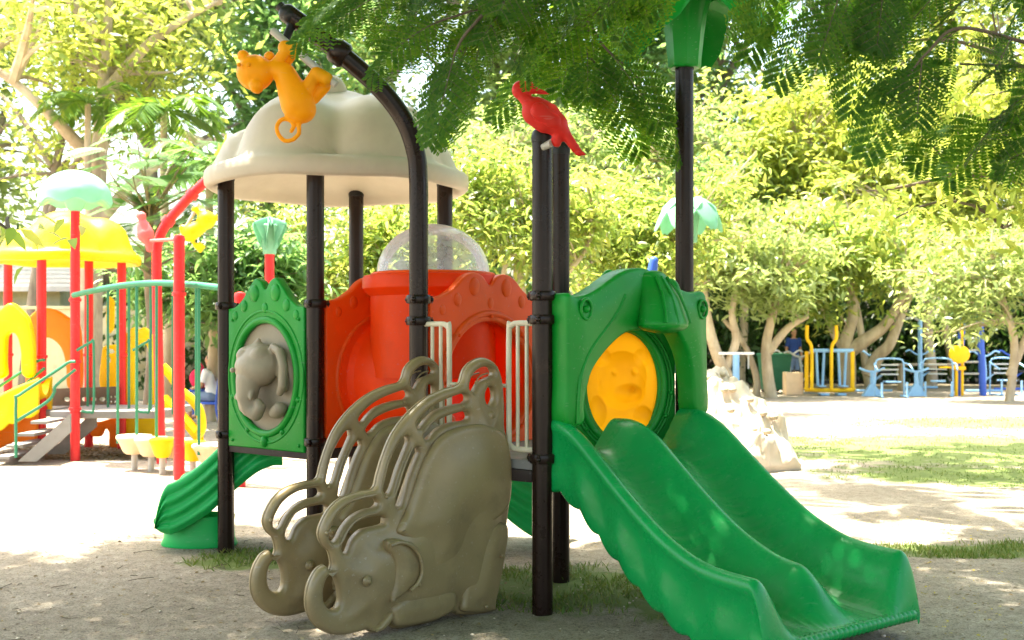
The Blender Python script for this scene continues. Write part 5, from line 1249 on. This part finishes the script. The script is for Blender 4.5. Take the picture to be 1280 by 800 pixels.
# shrubs that close the view under the crowns
SH = [(-230,31),(-100,30.5),(0,30),(120,30),(220,28),(330,27),(420,29),(520,30),(600,31),(690,32),(770,33),(860,35),(930,36.5),(1000,37),(1075,37),(1150,37),(1225,36.5),(1300,36),(1400,36),(1500,36)]
where = ['beyond the left edge of the view','at the far left behind the house','behind the left corner of the wall','behind the wall and the thick pale trunk','behind the slender palm','behind the arched bridge end','behind the roofed tower\'s left posts','behind the roofed tower\'s right posts','behind the clear bubble dome','behind the red tunnel\'s right end','behind the bird post','behind the green arch','behind the crossing trunks','behind the green bin','behind the air walker','behind the slatted seat machine','behind the yellow disc stand','behind the blue ladder frame','beyond the right edge of the view','at the far right, out beyond the last machine']
proto = []
for v in range(3):
    r = np.random.default_rng(200+v); n = 4200; t = thing('dense_shrub', 'x', 'shrub', (0,0,0), 0, 'dark shrubs closing the back of the park')
    d = r.normal(size=(n,3)); d /= np.linalg.norm(d,axis=1)[:,None]; d[:,2] = np.abs(d[:,2]); rad = .55+.45*r.random(n)+.12*np.sin(5*d[:,0]+v)*np.cos(6*d[:,2]); pos = d*rad[:,None]*np.array([2.1,1.4,2.6])+[0,0,.2]
    V_, Q_ = leaf_mesh(pos, r.normal(size=(n,3))+d*.6-[0,0,.3], r.uniform(.16,.34,n), r.uniform(.07,.13,n), seed=v, six=False); fast_mesh('foliage', V_, Q_, M['hedge_dark'], t, local=True)
    m = MB()
    for k in range(9): a = 2*PI*k/9; m.tube(curve3((.2*math.cos(a),.2*math.sin(a),-.05), (1.3*math.cos(a),.9*math.sin(a),1.9), .3, r), np.linspace(.05,.012,6), 6)
    m.build('stems', M['bark_dark'], t, local=True); proto.append(t)
for i, (px, y) in enumerate(SH):
    o = proto[i] if i < 3 else copy_tree(proto[i % 3]); o.location = ((px-640)/F*y, y, -.03); o.rotation_euler = (0,0,[0,PI,.3,PI-.3][i % 4]); s = .95+.25*((i*7) % 5)/4; o.scale = (s*1.0,s,s*(1.0+.12*(i % 3))); o['label'] = 'dense dark green shrub '+where[i]

# ================================================================== ground
def ground():
    n = 160; xs = np.concatenate([np.linspace(-400,-16,14)[:-1], np.linspace(-16,16,110), np.linspace(16,400,14)[1:]]); ys = np.concatenate([np.linspace(-60,-1,8)[:-1], np.linspace(-1,40,130), np.linspace(40,900,16)[1:]])
    X, Y = np.meshgrid(xs, ys, indexing='ij'); Z = .012*np.sin(X*1.7+.4*Y)*np.cos(Y*1.3)+.006*np.sin(X*4.1+1)*np.sin(Y*3.7)
    Z *= np.exp(-(np.maximum(0,np.hypot(X,Y-8)-12)/20)**2); Z -= .01
    a, b = len(xs), len(ys); i, j = np.meshgrid(np.arange(a-1), np.arange(b-1), indexing='ij'); q = np.stack([i*b+j,(i+1)*b+j,(i+1)*b+j+1,i*b+j+1],-1).reshape(-1,4)
    m, nt, out = new_mat('sandy_ground')
    tc = N(nt,'ShaderNodeTexCoord').outputs['Object']; bs = N(nt,'ShaderNodeBsdfPrincipled'); bs.inputs['Roughness'].default_value = .95; bs.inputs['Specular IOR Level'].default_value = .15
    n1 = noise(nt,tc,.9,5); n2 = noise(nt,tc,9,8,.7); n3 = noise(nt,tc,85,4,.75); n4 = noise(nt,tc,2.6,6,.65)
    sand = ramp(nt,n1,[(.3,(.385,.32,.25)),(.7,(.52,.45,.36))]); sand = mixc(nt, ramp(nt,n2,[(.35,0.),(.7,.65)]), sand, (.165,.13,.095)); n5 = noise(nt,tc,38,5,.7); sand = mixc(nt, ramp(nt,n5,[(.54,0.),(.66,.7)]), sand, (.09,.068,.048)); sand = mixc(nt, ramp(nt,n3,[(.50,0.),(.66,.85)]), sand, (.10,.075,.055)); sand = mixc(nt, ramp(nt,n3,[(.28,.5),(.40,0.)]), sand, (.55,.48,.38))
    # grass tint where grass grows: lawn on the right, strip and patch by the posts
    sx = N(nt,'ShaderNodeSeparateXYZ'); nt.links.new(tc, sx.inputs[0])
    def mth(op, a_, b_=None, c_=None):
        k = N(nt,'ShaderNodeMath',operation=op)
        for q_, v in enumerate((a_,b_,c_)):
            if v is None: continue
            if isinstance(v,(int,float)): k.inputs[q_].default_value = v
            else: nt.links.new(v,k.inputs[q_])
        return k.outputs[0]
    def blobm(cx,cy,rx,ry,soft=1.):
        e = mth('SQRT', mth('ADD', mth('POWER', mth('DIVIDE', mth('SUBTRACT',sx.outputs[0],cx),rx),2.), mth('POWER', mth('DIVIDE', mth('SUBTRACT',sx.outputs[1],cy),ry),2.)))
        return mth('SUBTRACT',1.,e)
    masks = None
    for g_ in GRASS:
        k = blobm(*g_[:4]); masks = k if masks is None else mth('MAXIMUM',masks,k)
    gm = mth('ADD', masks, mth('MULTIPLY', mth('SUBTRACT',n4,.5),1.6)); gmask = ramp(nt,gm,[(-.05,0.),(.30,.92)])
    gcol = ramp(nt,n2,[(.3,(.10,.16,.035)),(.7,(.21,.25,.08))])
    col = mixc(nt,gmask,sand,gcol)
    far = mth('GREATER_THAN',sx.outputs[1],31.); 
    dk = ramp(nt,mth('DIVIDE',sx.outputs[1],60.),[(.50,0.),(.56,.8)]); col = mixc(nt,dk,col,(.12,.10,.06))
    nt.links.new(col,bs.inputs['Base Color'])
    bp = N(nt,'ShaderNodeBump'); bp.inputs['Distance'].default_value = .022; bp.inputs['Strength'].default_value = .8; hsum = mth('ADD',n2,mth('MULTIPLY',n3,.6)); nt.links.new(hsum,bp.inputs['Height']); nt.links.new(bp.outputs[0],bs.inputs['Normal'])
    nt.links.new(bs.outputs[0],out.inputs[0])
    o = fast_mesh('ground', np.stack([X,Y,Z],-1).reshape(-1,3), q, m); o.data.polygons.foreach_set('use_smooth',[True]*len(o.data.polygons)); tag(o,'sandy playground ground with patches of grass','ground',kind='structure')
def gz(x, y): return (.012*np.sin(x*1.7+.4*y)*np.cos(y*1.3)+.006*np.sin(x*4.1+1)*np.sin(y*3.7))*np.exp(-(np.maximum(0,np.hypot(x,y-8)-12)/20)**2)-.01
# (cx, cy, rx, ry, blades, height)
GRASS = [(.45,6.75,.95,.65,4200,.05),(-1.75,7.6,.45,.4,900,.05),(1.1,6.2,.6,.4,700,.04),(3.55,7.95,1.1,.30,1900,.06),(6.5,15.,3.8,2.6,5200,.08),(3.4,16.5,1.6,1.6,1800,.08),(5.2,12.2,2.0,1.0,2200,.07),(9.5,19.5,4.0,1.8,2600,.10)]
ground()
GB = [(.45,6.75,.95,.65,3600,.05),(-1.75,7.6,.45,.4,900,.05),(1.1,6.2,.6,.4,600,.04),(3.55,7.95,1.1,.30,3000,.05),(6.5,15.,3.8,2.6,6000,.035),(3.4,16.5,1.6,1.6,2000,.035),(5.2,12.2,2.0,1.0,2400,.035),(9.5,19.5,4.0,1.8,3000,.05)]
gv, gq, off = [], [], 0
r = np.random.default_rng(91)
for cx,cy,rx,ry,n,h in GB:
    a = r.uniform(0,2*PI,n); q = np.sqrt(r.random(n))*1.0; x, y = cx+rx*q*np.cos(a), cy+ry*q*np.sin(a)
    ok = (np.sin(x*5.1+1)*np.sin(y*6.3)+.5*np.sin(x*13)*np.sin(y*11+2)+r.normal(size=n)*.3 > -.25); x, y = x[ok], y[ok]; n = len(x)
    d = np.stack([r.normal(size=n)*.5, r.normal(size=n)*.5, np.ones(n)],1); d /= np.linalg.norm(d,axis=1)[:,None]; L = h*r.uniform(.5,1.3,n); base = np.stack([x,y,gz(x,y)-.003],1)
    s = np.stack([r.normal(size=n), r.normal(size=n), np.zeros(n)],1); s /= np.linalg.norm(s,axis=1)[:,None]; w_ = (.0022+.00025*cy)*np.ones(n)
    gv.append(np.stack([base-s*w_[:,None], base+s*w_[:,None], base+d*L[:,None]*.6+s*w_[:,None]*.7, base+d*L[:,None]+d[:,[1,0,2]]*[.3,.3,-.1]*L[:,None]],1).reshape(-1,3)); gq.append((np.arange(n)[:,None]*4+[[0,1,2,3]]).reshape(-1,4)+off); off += 4*n
M['grass'] = leafmat('grass_blade', [(.07,.14,.02),(.12,.18,.03),(.22,.20,.08)], [(.18,.30,.03),(.30,.34,.06)], .3, .6)
tag(fast_mesh('grass', np.concatenate(gv), np.concatenate(gq), M['grass']), 'short patchy grass growing on the sandy ground', 'grass', kind='stuff')
# fallen leaves, petals, twigs and pebbles
M['litter'] = leafmat('dry_leaf', [(.22,.14,.06),(.34,.24,.10),(.12,.075,.035),(.40,.32,.18)], [(.2,.13,.05),(.3,.2,.08)], .1, .7)
M['straw'] = leafmat('straw', [(.46,.38,.24),(.36,.28,.16),(.55,.48,.34)], [(.3,.25,.15),(.3,.25,.15)], .1, .7)
M['petal'] = leafmat('yellow_petal', [(.55,.40,.04),(.62,.48,.08),(.40,.28,.04)], [(.5,.4,.05),(.5,.4,.05)], .2, .6)
def scatter(name, lab, n, reg, size, mat, seed, ratio=.45):
    r = np.random.default_rng(seed); x, y = r.uniform(reg[0],reg[1],n), reg[2]+(reg[3]-reg[2])*r.random(n)
    d = np.stack([r.normal(size=n), r.normal(size=n), r.normal(size=n)*.12],1); L = r.uniform(*size,n); pos = np.stack([x,y,gz(x,y)+.004+.004*r.random(n)],1)
    V_, Q_ = leaf_mesh(pos, d, L, L*ratio*r.uniform(.6,1.3,n), seed=seed, up_jit=.25, fold=.15); tag(fast_mesh(name, V_, Q_, mat), lab, 'litter', kind='stuff')
scatter('dry_leaf_litter', 'dry brown leaf litter strewn over the shaded foreground', 2600, (-3.5,3.6,4.6,9.2), (.008,.035), M['litter'], 1)
scatter('straw_litter', 'short pale straw bits strewn over the shaded foreground', 3800, (-3.4,3.4,4.6,8.8), (.012,.05), M['straw'], 9, .07)
scatter('fallen_petals', 'tiny yellow fallen petals on the dirt right of the double slide', 900, (1.7,5.5,5.2,9.5), (.010,.024), M['petal'], 2, .7)
scatter('mulch_litter', 'brown leaf mulch under the red-posted structure', 4200, (-6.6,-4.0,13.7,15.8), (.02,.06), M['litter'], 3)
m = MB(); r = np.random.default_rng(5)
for k in range(60):
    x, y = r.uniform(-3.2,.2), r.uniform(4.9,8.4); a = r.uniform(0,PI); L = r.uniform(.04,.16); z = gz(x,y)+.006; d = np.array([math.cos(a),math.sin(a),0])*L/2
    m.tube([np.array([x,y,z])-d, np.array([x+r.normal()*.01,y+r.normal()*.01,z+.004]), np.array([x,y,z])+d], .0022, 5)
tag(m.build('fallen_twigs', M['bark_dark']), 'thin dry twigs scattered on the foreground dirt', 'twigs', kind='stuff')
m = MB()
for k in range(420):
    x, y = r.uniform(-3.2,3.2), r.uniform(4.8,8.2); s = r.uniform(.003,.007)+.008*r.random()**6; m.sphere((x,y,gz(x,y)+s*.3), s, (1,r.uniform(.7,1.2),.6), 7, 5)
tag(m.build('gravel', M['rockcream']), 'small pebbles in the foreground dirt', 'gravel', kind='stuff')

# ================================================================== light, sky, camera
EL, AZ = math.radians(62), None
sv = np.array([-.28,.12,.92]); sv /= np.linalg.norm(sv)
elev = math.asin(sv[2]); rot = math.atan2(sv[0], sv[1])
w = bpy.data.worlds.new('World'); sc.world = w; w.use_nodes = True; nt = w.node_tree; nt.nodes.clear()
sky = nt.nodes.new('ShaderNodeTexSky'); sky.sky_type = 'NISHITA'; sky.sun_disc = False; sky.sun_elevation = elev; sky.sun_rotation = rot; sky.dust_density = 5.; sky.air_density = 1.2; sky.ozone_density = .6
bg = nt.nodes.new('ShaderNodeBackground'); bg.inputs[1].default_value = .15; wo = nt.nodes.new('ShaderNodeOutputWorld')
nt.links.new(sky.outputs[0], bg.inputs[0]); nt.links.new(bg.outputs[0], wo.inputs[0])
sd_ = bpy.data.lights.new('sun','SUN'); sd_.energy = 5.; sd_.angle = math.radians(.55); sd_.color = (1,.95,.86); so = bpy.data.objects.new('sun', sd_); COL.objects.link(so)
so.rotation_euler = Vector(sv).to_track_quat('Z','Y').to_euler()
cd = bpy.data.cameras.new('camera'); co = bpy.data.objects.new('camera', cd); COL.objects.link(co); sc.camera = co
cd.sensor_width = 36; cd.lens = 36*F/1280; cd.shift_y = 20/1280; co.location = (0,0,CAMH); co.rotation_euler = (PI/2,0,0); cd.clip_end = 3000; cd.clip_start = .05
cd.dof.use_dof = True; cd.dof.focus_distance = 6.5; cd.dof.aperture_fstop = 3.2
sc.view_settings.view_transform = 'Standard'; sc.view_settings.look = 'None'; sc.view_settings.exposure = 2.42; sc.view_settings.use_white_balance = True; sc.view_settings.white_balance_temperature = 6900; sc.view_settings.white_balance_tint = 6; sc.view_settings.gamma = 1
sc.render.engine = 'CYCLES'; cy = sc.cycles; cy.use_denoising = True; cy.max_bounces = 7; cy.diffuse_bounces = 4; cy.glossy_bounces = 3; cy.transmission_bounces = 5; cy.transparent_max_bounces = 8; cy.sample_clamp_indirect = 6; cy.caustics_reflective = False; cy.caustics_refractive = False
try: cy.denoiser = 'OPENIMAGEDENOISE'
except Exception: pass
